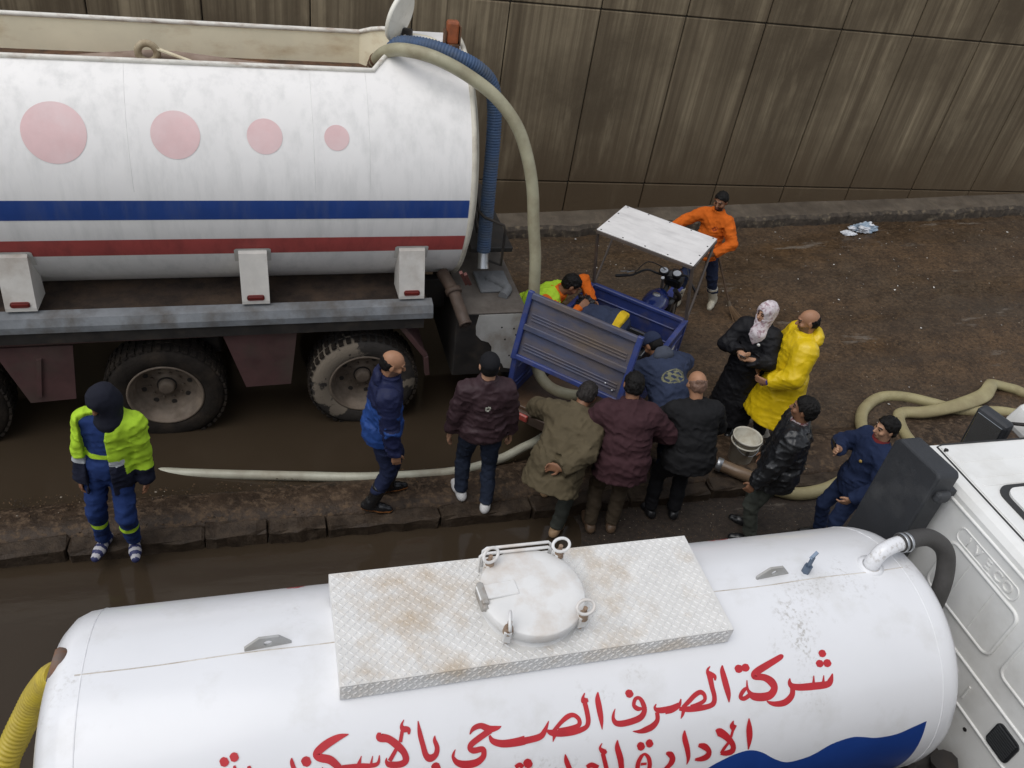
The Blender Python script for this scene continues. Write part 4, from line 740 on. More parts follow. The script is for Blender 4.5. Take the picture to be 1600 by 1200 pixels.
    for s, yy in ((1, CY1 + .004), (-1, CY0 - .004)):
        dd = MB().prism([(4.15, 1.2), (4.15, 2.72), (5.02, 2.72), (5.28, 2.0), (5.28, 1.2)], .008, (0, yy - .004, 0)).build('door', CW, o, False)
        MB().prism([(4.24, 2.02), (4.24, 2.64), (4.97, 2.64), (5.19, 2.02)], .006, (0, yy + s * .005 - .003, 0)).build('side_window', GL, dd, False)
        MB().box((4.26, yy + s * .02, 1.86), (.14, .03, .03), bev=.008).build('door_handle', DARK, dd, False)
    MB().box((5.50, (CY0 + CY1) / 2, .85), (.14, 1.55, .4), bev=.04, seg=2).build('front_bumper', mat('bumper_grey', (.25, .25, .25), .6), o, False)
    # air intake stack
    SN = mat('charcoal_plastic', (.030, .032, .036), .55, var=.15, scale=6, bump=.25, bscale=120, dirt=(.07, .07, .07), dirt_amt=.2, dscale=4)
    s = MB().prism([(2.795, 1.3), (2.795, 2.905), (2.765, 2.945), (2.45, 2.975), (2.425, 2.955), (2.415, 1.3)], .145, (3.43, 0, 0), ((0, 1, 0), (0, 0, 1), (1, 0, 0))).build('air_intake', SN, NT, True)
    mdl = s.modifiers.new('bevel', 'BEVEL'); mdl.width = .014; mdl.segments = 2
    MB().box((3.505, 2.405, 2.83), (.09, .05, .07), bev=.02, seg=2).box((3.56, 2.44, 2.83), (.10, .04, .04)).build('intake_catch', SN, s, False)
    # far mirrors on their arms
    arm = MB().tube([(4.98, 2.80, 2.72), (4.85, 3.02, 2.70), (4.70, 3.16, 2.62), (4.70, 3.16, 2.25), (4.95, 2.81, 2.15)], .014, 8).build('mirror_arm', DARK, NT, True)
    MB().box((4.68, 3.19, 2.49), (.10, .24, .36), (0, R(-8), R(14)), bev=.03, seg=2).build('mirror_housing', SN, arm, False)
    MB().box((4.626, 3.175, 2.49), (.006, .19, .30), (0, R(-8), R(14)), bev=.002).build('mirror_glass', mat('mirror_glass', (.35, .37, .38), .08, metal=.9), arm, False)
    MB().box((4.93, 3.16, 2.60), (.10, .22, .20), (R(10), R(15), R(14)), bev=.04, seg=2).build('kerb_mirror', CW, arm, False)
    return o
cab()
# ================================================================== HOSES
HOSE = mat('dirty_pvc_hose', (.36, .335, .225), .42, var=.15, scale=5, dirt=(.20, .16, .095), dirt_amt=.42, dscale=3.5, dsoft=.3)
HOSEP = mat('pale_pvc_hose', (.44, .43, .34), .4, var=.12, scale=5, dirt=(.24, .20, .14), dirt_amt=.4, dscale=3, dsoft=.3)
HOSEO = mat('olive_lay_flat_hose', (.36, .315, .165), .5, var=.12, scale=4, dirt=(.22, .17, .09), dirt_amt=.42, dscale=3, dsoft=.3, bump=.15, bscale=20)
HOSEB = mat('blue_corrugated_hose', (.042, .082, .165), .55, var=.15, scale=6, dirt=(.085, .10, .12), dirt_amt=.4, dscale=5)
HOSEY = mat('yellow_corrugated_hose', (.52, .40, .045), .45, var=.12, scale=6, dirt=(.25, .19, .06), dirt_amt=.35, dscale=6)
def hose(name, pts, r, m, label, n=8, sides=16, ripple=0.0, pitch=.025, base=None):
    P = smooth_path(pts, n)
    if ripple:
        # resample evenly so that every rib is the same length
        d = [0]
        for i in range(1, len(P)): d.append(d[-1] + (P[i] - P[i - 1]).length)
        k = int(d[-1] / pitch) * 4; Q = []; j = 0
        for i in range(k + 1):
            s = d[-1] * i / k
            while j < len(d) - 2 and d[j + 1] < s: j += 1
            t = (s - d[j]) / max(1e-6, d[j + 1] - d[j]); Q.append(P[j].lerp(P[j + 1], t))
        P = Q; rad = [r + ripple * (0, 1, 0, -1)[i % 4] for i in range(len(P))]
    else: rad = [r] * len(P)
    root = empty(name, pts[0], label=label, cat='hose')
    o = MB().tube(P, rad, sides).build('hose_body', m, root, True)
    return root, o, P
hr, hb, hp = hose('suction_hose', [(.99, 7.62, 3.22), (1.02, 7.50, 3.40), (1.11, 7.30, 3.54), (1.26, 7.11, 3.60), (1.46, 6.99, 3.585), (1.71, 6.91, 3.49), (1.96, 6.83, 3.34), (2.16, 6.75, 3.12), (2.28, 6.68, 2.85), (2.35, 6.62, 2.58), (2.39, 6.56, 2.28), (2.44, 6.50, 1.98), (2.47, 6.46, 1.66), (2.50, 6.42, 1.34), (2.54, 6.35, 1.0), (2.57, 6.25, .84), (2.62, 6.12, .76), (2.72, 6.00, .73), (2.90, 5.92, .72), (3.05, 5.96, .72), (3.2, 6.1, .72)], .056, HOSE, 'long pale green suction hose arching from the big tanker down into the blue cargo bed')
for k in (3, 5, 7): MB().tube([hp[k] - (hp[k + 1] - hp[k]).normalized() * .012, hp[k] + (hp[k + 1] - hp[k]).normalized() * .012], .064, 16).build('hose_band', RUST, hr, True)
hr, hb, hp = hose('suction_hose', [(1.12, 7.48, 3.44), (1.18, 7.42, 3.55), (1.30, 7.35, 3.585), (1.48, 7.26, 3.59), (1.67, 7.20, 3.545), (1.86, 7.20, 3.46), (2.0, 7.22, 3.33), (2.06, 7.22, 3.13), (2.08, 7.18, 2.81), (2.08, 7.12, 2.39), (2.085, 7.08, 2.00), (2.09, 7.05, 1.72)], .068, HOSEB, 'blue corrugated hose hanging down the tail of the big tanker', ripple=.0038, pitch=.026)
MB().tube([(2.09, 7.06, 1.76), (2.09, 7.03, 1.66), (2.09, 6.98, 1.56)], [.052, .052, .056], 16, caps=False).build('metal_nozzle', CHROME, hr, True)
hose('drain_hose', [(-1.6, 6.15, -.12), (-1.14, 6.06, -.06), (-.76, 5.95, -.015), (-.19, 5.83, .02), (.27, 5.75, .035), (.74, 5.67, .05), (1.29, 5.63, .06), (1.74, 5.63, .075), (2.15, 5.72, .10), (2.39, 5.80, .15), (2.61, 5.88, .19), (2.9, 6.1, .2)], .046, HOSEP, 'pale hose rising out of the flood water beside the median')
rb, o_, p_ = hose('discharge_hose', [(12, 5.7, .08), (9.36, 5.80, .07), (8.66, 5.93, .07), (8.13, 6.00, .07), (7.85, 6.15, .07), (7.51, 6.31, .07), (7.17, 6.33, .07), (6.81, 6.14, .08), (6.57, 5.88, .11), (6.36, 5.53, .17), (6.16, 5.26, .17), (5.92, 5.08, .12), (5.64, 4.98, .07), (5.38, 4.93, .06), (5.15, 4.93, .06), (4.96, 4.99, .08), (4.80, 5.04, .12)], .068, HOSEO, 'olive hose looping over the median behind the man in the leather jacket')
MB().tube([(4.88, 4.98, .14), (4.71, 5.04, .20), (4.53, 5.17, .21), (4.38, 5.30, .21)], .066, 16).build('coupling_pipe', mat('wet_brown_pipe', (.20, .135, .085), .3, var=.2), rb, True)
MB().lathe((4.375, 5.305, .21), (-.75, .65, 0), [(.055, -.05), (.072, -.05), (.074, .0), (.070, .01), (.05, .01)], 20).build('coupling_ring', CHROME, rb, True)
# flattened hose with a fold
def flat_hose():
    pts = [((12, 5.95, .06), 1, 1), ((9.67, 6.13, .08), 1.0, 1.0), ((9.19, 6.31, .10), 1.05, .9), ((8.93, 6.38, .14), 1.1, .7), ((8.78, 6.30, .18), 1.25, .40), ((8.56, 6.15, .17), 1.35, .38), ((8.19, 6.03, .17), 1.35, .55), ((7.81, 5.96, .16), 1.2, .75), ((7.50, 5.96, .12), 1.1, .9), ((7.29, 6.01, .09), 1.05, .9), ((7.15, 5.93, .09), 1.15, .75), ((6.99, 5.62, .13), 1.1, .85), ((6.89, 5.30, .18), 1, 1), ((6.89, 5.10, .12), 1, 1), ((6.95, 4.7, .07), 1, 1)]
    P = smooth_path([p[0] for p in pts], 8); fl = smooth_path([(p[1], p[2], 0) for p in pts], 8)
    root = empty('discharge_hose', (9.67, 6.13, 0), label='olive lay-flat hose with a sharp fold crossing over the other hose', cat='hose')
    MB().tube(P, .068, 16, flat=[(f.x, f.y) for f in fl]).build('hose_body', HOSEO, root, True)
flat_hose()
hose('suction_hose', [(-.90, 2.23, 2.50), (-.95, 2.27, 2.42), (-1.04, 2.32, 2.24), (-1.11, 2.33, 2.09), (-1.18, 2.31, 1.95), (-1.25, 2.26, 1.80), (-1.3, 2.2, 1.5), (-1.3, 2.15, 1.1), (-1.2, 2.1, .8)], .056, HOSEY, 'yellow corrugated hose at the rear end of the small tank truck', ripple=.0055, pitch=.026)
# ================================================================== CARGO TRICYCLE
TR = empty('cargo_tricycle', (3.28, 6.33, 0.0), (0, 0, R(-44)), 'blue cargo tricycle with white canopy and raised tailgate', 'tricycle')
TBLUE = mat('scratched_blue_steel', (.030, .048, .180), .45, var=.25, scale=4, dirt=(.13, .105, .085), dirt_amt=.22, dscale=4, dsoft=.3, bump=.15, bscale=40)
TGATE = mat('muddy_blue_gate', (.058, .070, .125), .5, var=.3, scale=3, dirt=(.135, .102, .078), dirt_amt=.66, dscale=2.6, dstretch=(.6, 2.0, 2.0), dsoft=.22, bump=.2, bscale=40)
TMUD = mat('mud_brown_floor', (.095, .055, .030), .35, var=.4, scale=4, dirt=(.045, .03, .02), dirt_amt=.5, dscale=3, bump=.4, bscale=20)
WB = .56; LB = .92; ZF, ZT = .60, 1.10
def sheet(name, a, b_, z0, z1, m, th=.025, ribs=True, parent=TR):
    """upright pressed-steel side between two plan points, with top flange and pressed ribs"""
    a, b_ = Vector((*a, 0)), Vector((*b_, 0)); d = b_ - a; L_ = d.length; ang = math.atan2(d.y, d.x); c = (a + b_) / 2
    o = MB().box((c.x, c.y, (z0 + z1) / 2), (L_, th, z1 - z0), (0, 0, ang), bev=.004).build(name, m, parent)
    n = Vector((-d.y, d.x, 0)).normalized()
    MB().box((c.x, c.y, z1 + .002), (L_ + .03, .055, .045), (0, 0, ang), bev=.008).build('top_flange', TBLUE, o)
    if ribs:
        for k, zz in enumerate((z0 + (z1 - z0) * .22, z0 + (z1 - z0) * .34, z0 + (z1 - z0) * .72)):
            MB().box((c.x, c.y, zz), (L_ - .12, th + .022, .022), (0, 0, ang), bev=.006).build('pressed_rib', m, o)
    for e in (a, b_): MB().box((e.x, e.y, (z0 + z1) / 2), (.05, .05, z1 - z0 + .03), (0, 0, ang), bev=.006).build('corner_post', TBLUE, o)
    return o
MB().box((0, 0, ZF - .02), (2 * WB, 2 * LB, .04), bev=.005).build('bed_floor', TMUD, TR)
sheet('bed_side', (-WB, -LB + .03), (-WB, LB), ZF, ZT, TBLUE)
sheet('bed_side', (WB, -LB + .03), (WB, LB), ZF, ZT, TBLUE)
bf = sheet('bed_front', (-WB + .03, LB), (WB - .03, LB), ZF, ZT, TBLUE)
for zz in (ZF + .06, ZF + .10, ZF + .14): MB().box((0, LB - .022, zz), (2 * WB - .1, .012, .022), bev=.004).build('muddy_rib', mat('mud_caked_rib', (.16, .115, .080), .7, var=.3), bf)
# white emblem on the outer right side
MB().lathe((WB + .016, .62, .90), (1, 0, 0), [(.001, .002), (.06, .002), (.06, .0)], 24).build('white_emblem', mat('white_decal', (.7, .7, .72), .5), TR)
# tailgate swung up on its top hinge, standing steeply
gz0, gz1, lean = ZT + .03, 1.80, .15
g = MB(); dz = gz1 - gz0; tilt = -math.atan2(lean, dz); Hh = math.hypot(dz, lean)
def gp(x, t, off=0.0):
    """gate local: x across, t up the gate, off outward (towards the rear)"""
    nx, nz = dz / Hh, lean / Hh
    return Vector((x, -LB + lean * t / Hh - off * dz / Hh, gz0 + dz * t / Hh + off * lean / Hh))
Mg = Matrix.Rotation(tilt, 3, 'X')
gate = MB().box(gp(0, Hh / 2), (2 * WB + .02, .012, Hh), Mg, bev=.003).build('tailgate', TGATE, TR)
for t, h_ in ((.025, .05), (Hh - .03, .06), (Hh * .50, .06)): MB().box(gp(0, t, .016), (2 * WB + .03, .045, h_), Mg, bev=.007).build('gate_rail', TGATE if t > .1 else TBLUE, gate)
for x in (-WB + .005, WB - .005): MB().box(gp(x, Hh / 2, .016), (.055, .05, Hh + .02), Mg, bev=.007).build('gate_stile', TBLUE, gate)
for t0 in (.06, Hh * .54):
    for k, (q, h_) in enumerate(((.055, .018), (.085, .014), (.115, .014))): MB().box(gp(0, t0 + q, .010), (2 * WB - .14, .014, h_), Mg, bev=.004).build('pressed_rib', TGATE, gate)
    MB().box(gp(0, t0 + .245, .010), (2 * WB - .14, .012, .016), Mg, bev=.004).build('pressed_rib', TGATE, gate)
for (x, t) in ((WB - .10, .10), (WB - .18, .14)): MB().lathe(gp(x, t, .012), (0, -1, 0), [(.001, .008), (.010, .006), (.013, 0)], 10).build('rivet', CHROME, gate)
for x in (-WB + .02, WB - .02): MB().box((x, -LB, (ZF + ZT) / 2), (.05, .05, ZT - ZF + .06), bev=.006).build('rear_post', TBLUE, TR)
bar = MB().box((0, -LB - .01, ZF - .10), (2 * WB, .05, .12), bev=.008).build('rear_bar', mat('rusty_red_bar', (.075, .045, .032), .6, var=.3, dirt=(.04, .03, .02), dirt_amt=.5), TR)
for x in (-WB + .16, WB - .16): MB().box((x, -LB - .045, ZF - .09), (.24, .03, .08), bev=.01).build('tail_lamp', mat('dirty_red_lens', (.34, .05, .04), .3, var=.3, dirt=(.5, .3, .25), dirt_amt=.25, dscale=20), bar)
# chassis, rear axle and wheels
for x in (-.3, .3): MB().box((x, -.05, .50), (.06, 1.8, .09)).build('chassis_rail', DARK, TR)
MB().cyl((-.52, -.25, .31), (.52, -.25, .31), .04).build('rear_axle', DARK, TR)
def twheel(x, y, w_):
    o = empty('wheel'); o.parent = TR; o.location = (x, y, .31); BASEM[o.name] = Matrix.Identity(4)
    MB().lathe((0, 0, 0), (1, 0, 0), [(.17, -w_), (.28, -w_), (.31, -w_ * .6), (.31, w_ * .6), (.28, w_), (.17, w_)], 32).build('tyre', TYRE, o)
    MB().lathe((0, 0, 0), (1, 0, 0), [(.17, -w_ * .8), (.15, 0), (.05, w_ * .3), (.001, w_ * .4)], 24).build('rim', RIMM, o)
for x in (-.46, .46): twheel(x, -.25, .065)
twheel(.06, 2.15, .05)
# motorcycle front
BK = mat('black_motor_parts', (.016, .016, .018), .4, var=.3, scale=10)
MB().box((.02, 1.12, .74), (.30, .42, .10), bev=.04, seg=3).build('seat', mat('black_vinyl', (.02, .02, .022), .5), TR)
tk2 = MB(); prof = [(-.22, .02, .05), (-.17, .10, .10), (-.05, .145, .135), (.08, .15, .145), (.18, .12, .13), (.24, .06, .09)]
V = []; F = []
for (yy, hw, hh) in prof:
    for k in range(16):
        a = k / 16 * 2 * math.pi; V.append((.05 + hw * math.cos(a), 1.42 + yy, .86 + hh * math.sin(a) * (1 if math.sin(a) > 0 else .6)))
for i in range(len(prof) - 1):
    for k in range(16): F.append((i * 16 + k, i * 16 + (k + 1) % 16, (i + 1) * 16 + (k + 1) % 16, (i + 1) * 16 + k))
F.append(tuple(range(16))); F.append(tuple(range(80, 96)))
ft = tk2.add(V, F, True).build('fuel_tank', mat('glossy_blue_paint', (.012, .030, .16), .22, var=.1, coat=.4), TR)
MB().lathe((.05, 1.42, .99), (0, 0, 1), [(.001, .016), (.035, .016), (.045, .008), (.047, 0)], 20).build('filler_cap', CHROME, ft)
MB().tube([(.02, .85, .55), (.05, 1.45, .62), (.05, 1.85, .95)], .03, 8).build('frame_tube', BK, TR)
MB().box((.05, 1.35, .50), (.24, .34, .28), bev=.04).cyl((.05, 1.48, .55), (.05, 1.58, .75), .07).build('engine', mat('grey_engine', (.12, .12, .12), .5, metal=.5), TR)
for s in (-.09, .09): MB().cyl((.06 + s, 1.83, 1.0), (.06 + s, 2.13, .33), .022).build('fork_leg', CHROME, TR)
MB().tube(smooth_path([(-.40, 1.38, 1.08), (-.30, 1.44, 1.10), (-.18, 1.58, 1.16), (-.06, 1.72, 1.09), (.10, 1.80, 1.08), (.24, 1.80, 1.15), (.36, 1.72, 1.10), (.44, 1.64, 1.08)], 5), .013, 8).build('handlebar', BK, TR)
for (a, b_) in (((-.46, 1.34, 1.07), (-.34, 1.42, 1.09)), ((.38, 1.70, 1.095), (.46, 1.62, 1.08))): MB().cyl(a, b_, .018, n=12).build('grip', BK, TR)
MB().tube([(-.36, 1.42, 1.12), (-.30, 1.50, 1.13), (-.44, 1.42, 1.10)], .006, 6).build('clutch_lever', CHROME, TR)
MB().tube(smooth_path([(-.28, 1.46, 1.13), (-.2, 1.62, 1.24), (-.02, 1.75, 1.16), (.05, 1.82, 1.0)], 5), .006, 6).build('cable', BK, TR)
MB().tube(smooth_path([(.3, 1.74, 1.13), (.2, 1.86, 1.22), (.1, 1.88, 1.1), (.06, 1.84, .95)], 5), .006, 6).build('cable', BK, TR)
for (x, y) in ((-.02, 1.76), (.13, 1.80)):
    o = MB().lathe((x, y, 1.12), (-.1, -.35, 1), [(.05, -.03), (.058, 0), (.058, .02), (.05, .026)], 24).build('gauge', BK, TR)
    MB().lathe((x, y, 1.12), (-.1, -.35, 1), [(.047, .026), (.001, .0265)], 24).build('dial', mat('gauge_dial', (.45, .47, .50), .25), o)
MB().lathe((.08, 1.93, 1.0), (0, 1, 0), [(.001, .1), (.085, .09), (.095, .05), (.07, -.04), (.001, -.06)], 24).build('headlamp', BK, TR)
MB().box((.10, 1.86, 1.02), (.22, .16, .16), (R(20), 0, 0), bev=.04, seg=2).build('headlamp_cowl', BK, TR)
MB().tube(smooth_path([(.20, 1.62, 1.02), (.24, 1.78, .86), (.16, 1.9, .7), (.1, 1.95, .5)], 5), .03, 8).build('wiring_loom', BK, TR)
MB().box((.16, 1.62, .80), (.12, .16, .18), bev=.03).build('side_cover', BK, TR)
MB().box((.06, 2.15, .66), (.13, .5, .02), bev=.008).build('front_fender', TBLUE, TR)
# canopy on two posts
CP = mat('scuffed_white_sheet', (.76, .74, .72), .5, var=.08, scale=5, dirt=(.48, .46, .45), dirt_amt=.25, dscale=3, dstretch=(1, 3, 1), dsoft=.3)
CZT = 1.845; cx0, cx1, cy0, cy1 = -.60, .50, .74, 1.52
can = MB().box(((cx0 + cx1) / 2, (cy0 + cy1) / 2, CZT), (cx1 - cx0, cy1 - cy0, .012), bev=.003).build('canopy', CP, TR)
FRM = mat('brown_grey_tube', (.10, .08, .068), .55, var=.2, dirt=(.13, .07, .04), dirt_amt=.3)
for (a, b_) in (((cx0, cy0), (cx1, cy0)), ((cx0, cy1), (cx1, cy1)), ((cx0, cy0), (cx0, cy1)), ((cx1, cy0), (cx1, cy1))):
    c = ((a[0] + b_[0]) / 2, (a[1] + b_[1]) / 2, CZT - .022); MB().box(c, (max(.026, abs(b_[0] - a[0]) - .01), max(.026, abs(b_[1] - a[1]) - .04), .028)).build('canopy_rail', FRM, can)
for k in range(5):
    for y in (cy0 + .025, cy1 - .025): MB().lathe((cx0 + .04 + k * (cx1 - cx0 - .08) / 4, y, CZT + .006), (0, 0, 1), [(.001, .004), (.009, .003), (.010, 0)], 8).build('screw', DARK, can)
for y in (1.0, 1.26):
    for x in (cx0 + .025, cx1 - .025): MB().lathe((x, y, CZT + .006), (0, 0, 1), [(.001, .004), (.009, .003), (.010, 0)], 8).build('screw', DARK, can)
for (x0, x1) in ((-WB, cx0 + .01), (WB, cx1 - .01)):
    MB().tube([(x0, LB + .01, ZT), (x1, cy0 + .02, CZT - .03)], .019, 8).build('canopy_post', FRM, TR)
MB().tube([(WB, LB + .02, ZT), (cx1 - .01, cy1 - .03, CZT - .03)], .015, 8).build('canopy_brace', FRM, TR)
MB().tube([(-WB, LB + .02, ZT + .0), (cx0 + .01, cy1 - .03, CZT - .03)], .013, 8).build('canopy_brace', FRM, TR)
# things lying in the bed
cr = empty('crate', (3.28, 6.33, .6), (0, 0, R(-44)), 'black plastic crate lying in the bed of the blue tricycle', 'crate')
for (c, d) in (((.12, .55, .012), (.40, .46, .02)), ((-.09, .55, .13), (.02, .46, .24)), ((.33, .55, .13), (.02, .46, .24)), ((.12, .325, .13), (.44, .02, .24)), ((.12, .775, .13), (.44, .02, .24))): MB().box(c, d, bev=.004).build('crate_side' if c[2] > .1 else 'crate_base', mat('black_crate_plastic', (.03, .03, .032), .45), cr)
MB().tube([(-.10, .315, .26), (.34, .315, .26), (.34, .785, .26), (-.10, .785, .26)], .014, 8, closed=True).build('crate_rim', mat('grey_crate_rim', (.08, .085, .09), .4), cr)
# ================================================================== PEOPLE
# bodies and clothes are grown as smooth distance fields and skinned with surface nets
class Vox:
    def __init__(s, lo, hi, h):
        s.lo = np.array(lo, float); s.h = h; s.n = np.maximum(4, np.ceil((np.array(hi) - s.lo) / h).astype(int) + 1)
        s.ax = [s.lo[i] + h * np.arange(s.n[i]) for i in range(3)]; s.d = np.full(tuple(s.n), .15, np.float32)
    def _sub(s, lo, hi):
        a = [max(0, int((lo[i] - s.lo[i]) / s.h)) for i in range(3)]; b = [min(s.n[i], int((hi[i] - s.lo[i]) / s.h) + 2) for i in range(3)]
        if any(b[i] <= a[i] for i in range(3)): return None, None
        sl = tuple(slice(a[i], b[i]) for i in range(3))
        P = np.stack(np.meshgrid(*[s.ax[i][sl[i]] for i in range(3)], indexing='ij'), -1)
        return sl, P
    def _merge(s, sl, e, k, op):
        a = s.d[sl]
        if op == 'u':
            r = np.minimum(a, e)
            if k > 0: hh = np.maximum(k - np.abs(a - e), 0) / k; r = r - hh * hh * k * .25
        elif op == 's': r = np.maximum(a, -e)
        else: r = np.maximum(a, e)
        s.d[sl] = r
    def cone(s, a, b, ra, rb, k=.02, op='u'):
        a, b = np.array(a, float), np.array(b, float); m = max(ra, rb) + k + 2 * s.h
        sl, P = s._sub(np.minimum(a, b) - m, np.maximum(a, b) + m)
        if sl is None: return s
        ab = b - a; t = np.clip(((P - a) @ ab) / max(1e-9, ab @ ab), 0, 1)
        s._merge(sl, np.linalg.norm(P - a - t[..., None] * ab, axis=-1) - (ra + (rb - ra) * t), k, op); return s
    def ell(s, c, r, rot=None, k=.02, op='u'):
        c, r = np.array(c, float), np.array(r, float); m = r.max() + k + 2 * s.h
        sl, P = s._sub(c - m, c + m)
        if sl is None: return s
        q = P - c
        if rot is not None: q = q @ rot
        k0 = np.linalg.norm(q / r, axis=-1); k1 = np.linalg.norm(q / (r * r), axis=-1) + 1e-9
        s._merge(sl, k0 * (k0 - 1) / k1, k, op); return s
    def econe(s, a, b, r0, r1, rot, k=.03, op='u'):
        """elliptical frustum from a to b, (rx, ry) in the frame rot"""
        a, b = np.array(a, float), np.array(b, float); m = max(*r0, *r1) + k + 2 * s.h
        sl, P = s._sub(np.minimum(a, b) - m, np.maximum(a, b) + m)
        if sl is None: return s
        ab = b - a; L = np.linalg.norm(ab); t0 = ((P - a) @ ab) / (L * L); t = np.clip(t0, 0, 1)
        q = (P - a - t0[..., None] * ab) @ rot; rx = r0[0] + (r1[0] - r0[0]) * t; ry = r0[1] + (r1[1] - r0[1]) * t
        e = (np.sqrt((q[..., 0] / rx) ** 2 + (q[..., 1] / ry) ** 2 + 1e-9) - 1) * np.minimum(rx, ry)
        cap = (np.abs(t0 - .5) - .5) * L; s._merge(sl, np.maximum(e, cap), k, op); return s
    def box(s, c, hf, rot=None, op='u', k=0, rnd=0.0):
        c, hf = np.array(c, float), np.array(hf, float); m = np.linalg.norm(hf) + 2 * s.h
        sl, P = s._sub(c - m, c + m)
        if sl is None: return s
        q = P - c
        if rot is not None: q = q @ rot
        q = np.abs(q) - (hf - rnd); e = np.linalg.norm(np.maximum(q, 0), axis=-1) + np.minimum(q.max(-1), 0) - rnd
        s._merge(sl, e, k, op); return s
    def cut(s, p, n):
        n = np.array(n, float); n = n / np.linalg.norm(n); e = sum((s.ax[i] - p[i]).reshape([-1 if j == i else 1 for j in range(3)]) * n[i] for i in range(3))
        s.d = np.maximum(s.d, e.astype(np.float32)); return s
    def func(s, fn):
        P = np.meshgrid(*s.ax, indexing='ij'); m = np.abs(s.d) < .035; s.d[m] += fn(P[0][m], P[1][m], P[2][m]).astype(np.float32); return s
    def mesh(s):
        d = s.d; ins = d < 0; nx, ny, nz = d.shape
        c = np.zeros((nx - 1, ny - 1, nz - 1), np.int8)
        for i in (0, 1):
            for j in (0, 1):
                for k in (0, 1): c += ins[i:nx - 1 + i, j:ny - 1 + j, k:nz - 1 + k]
        I = np.argwhere((c > 0) & (c < 8))
        if len(I) == 0: return np.zeros((0, 3)), np.zeros((0, 4), int)
        idx = np.full(c.shape, -1, np.int64); idx[tuple(I.T)] = np.arange(len(I))
        acc = np.zeros((len(I), 3)); cnt = np.zeros(len(I))
        for axis in range(3):
            o1, o2 = [a for a in range(3) if a != axis]
            for u in (0, 1):
                for v in (0, 1):
                    A = I.copy(); A[:, o1] += u; A[:, o2] += v; B = A.copy(); B[:, axis] += 1
                    da, db = d[tuple(A.T)], d[tuple(B.T)]; m = (da < 0) != (db < 0)
                    t = da[m] / (da[m] - db[m]); p = A[m].astype(float); p[:, axis] += t; acc[m] += p; cnt[m] += 1
        V = s.lo + s.h * acc / cnt[:, None]; Q = []
        for axis in range(3):
            o1, o2 = (axis + 1) % 3, (axis + 2) % 3
            sa = [slice(None)] * 3; sb = [slice(None)] * 3; sa[axis] = slice(0, -1); sb[axis] = slice(1, None)
            ch = ins[tuple(sa)] != ins[tuple(sb)]; E = np.argwhere(ch)
            E = E[(E[:, o1] > 0) & (E[:, o2] > 0) & (E[:, o1] < d.shape[o1] - 1) & (E[:, o2] < d.shape[o2] - 1)]
            f = ins[tuple(E.T)]; qs = []
            for (u, v) in ((-1, -1), (0, -1), (0, 0), (-1, 0)):
                A = E.copy(); A[:, o1] += u; A[:, o2] += v; qs.append(idx[tuple(A.T)])
            q = np.stack(qs, 1); q[~f] = q[~f][:, ::-1]; Q.append(q)
        return V, np.concatenate(Q)
def vox_obj(name, vx, mats, parent, paint=(), relax=1):
    V, Q = vx.mesh()
    if len(V) == 0: return None
    for _ in range(relax):   # one light relaxation takes the grid steps off
        S = np.zeros_like(V); n = np.zeros(len(V))
        for a, b in ((0, 1), (1, 2), (2, 3), (3, 0)):
            np.add.at(S, Q[:, a], V[Q[:, b]]); np.add.at(n, Q[:, a], 1); np.add.at(S, Q[:, b], V[Q[:, a]]); np.add.at(n, Q[:, b], 1)
        V = V * .5 + .5 * S / np.maximum(n, 1)[:, None]
    mats = list(mats) if isinstance(mats, (list, tuple)) else [mats]
    mi = np.zeros(len(Q), int); ctr = V[Q].mean(1)
    for fn, k in paint: mi[fn(ctr)] = k
    me = bpy.data.meshes.new(name); me.vertices.add(len(V)); me.vertices.foreach_set('co', V.ravel())
    me.loops.add(len(Q) * 4); me.loops.foreach_set('vertex_index', Q.ravel().astype(np.int32))
    me.polygons.add(len(Q)); me.polygons.foreach_set('loop_start', np.arange(0, len(Q) * 4, 4, dtype=np.int32))
    try: me.polygons.foreach_set('loop_total', np.full(len(Q), 4, np.int32))
    except Exception: pass
    for m in mats: me.materials.append(m)
    me.polygons.foreach_set('material_index', mi.astype(np.int32)); me.polygons.foreach_set('use_smooth', np.ones(len(Q), bool)); me.update(); me.validate()
    o = bpy.data.objects.new(name, me); C.objects.link(o); o.parent = parent; return o
def rx(a): a = math.radians(a); return np.array([[1, 0, 0], [0, math.cos(a), -math.sin(a)], [0, math.sin(a), math.cos(a)]])
def ry(a): a = math.radians(a); return np.array([[math.cos(a), 0, math.sin(a)], [0, 1, 0], [-math.sin(a), 0, math.cos(a)]])
def rz(a): a = math.radians(a); return np.array([[math.cos(a), -math.sin(a), 0], [math.sin(a), math.cos(a), 0], [0, 0, 1]])
def unit(v): v = np.array(v, float); return v / (np.linalg.norm(v) + 1e-9)
def ik(a, t, l1, l2, pole):
    a, t = np.array(a, float), np.array(t, float); d = t - a; L = np.linalg.norm(d); u = d / L; L = min(L, (l1 + l2) * .998)
    x = (l1 * l1 - l2 * l2 + L * L) / (2 * L); h = math.sqrt(max(0, l1 * l1 - x * x)); p = np.array(pole, float); p = unit(p - u * (p @ u))
    return a + u * x + p * h, a + u * L
SKIN = [mat('skin_tan', (.36, .185, .105), .5, var=.10, scale=14, spec=.35), mat('skin_brown', (.255, .125, .070), .5, var=.10, scale=14, spec=.35), mat('skin_fair', (.47, .265, .165), .5, var=.08, scale=14, spec=.35)]
EYEM = mat('eye_dark', (.02, .014, .01), .25, var=0); LIPM = mat('lip', (.27, .10, .075), .5, var=.05); BROWM = mat('brow_hair', (.018, .013, .010), .7, var=.1); STUB = mat('stubble', (.16, .09, .06), .6, var=.2, scale=60)
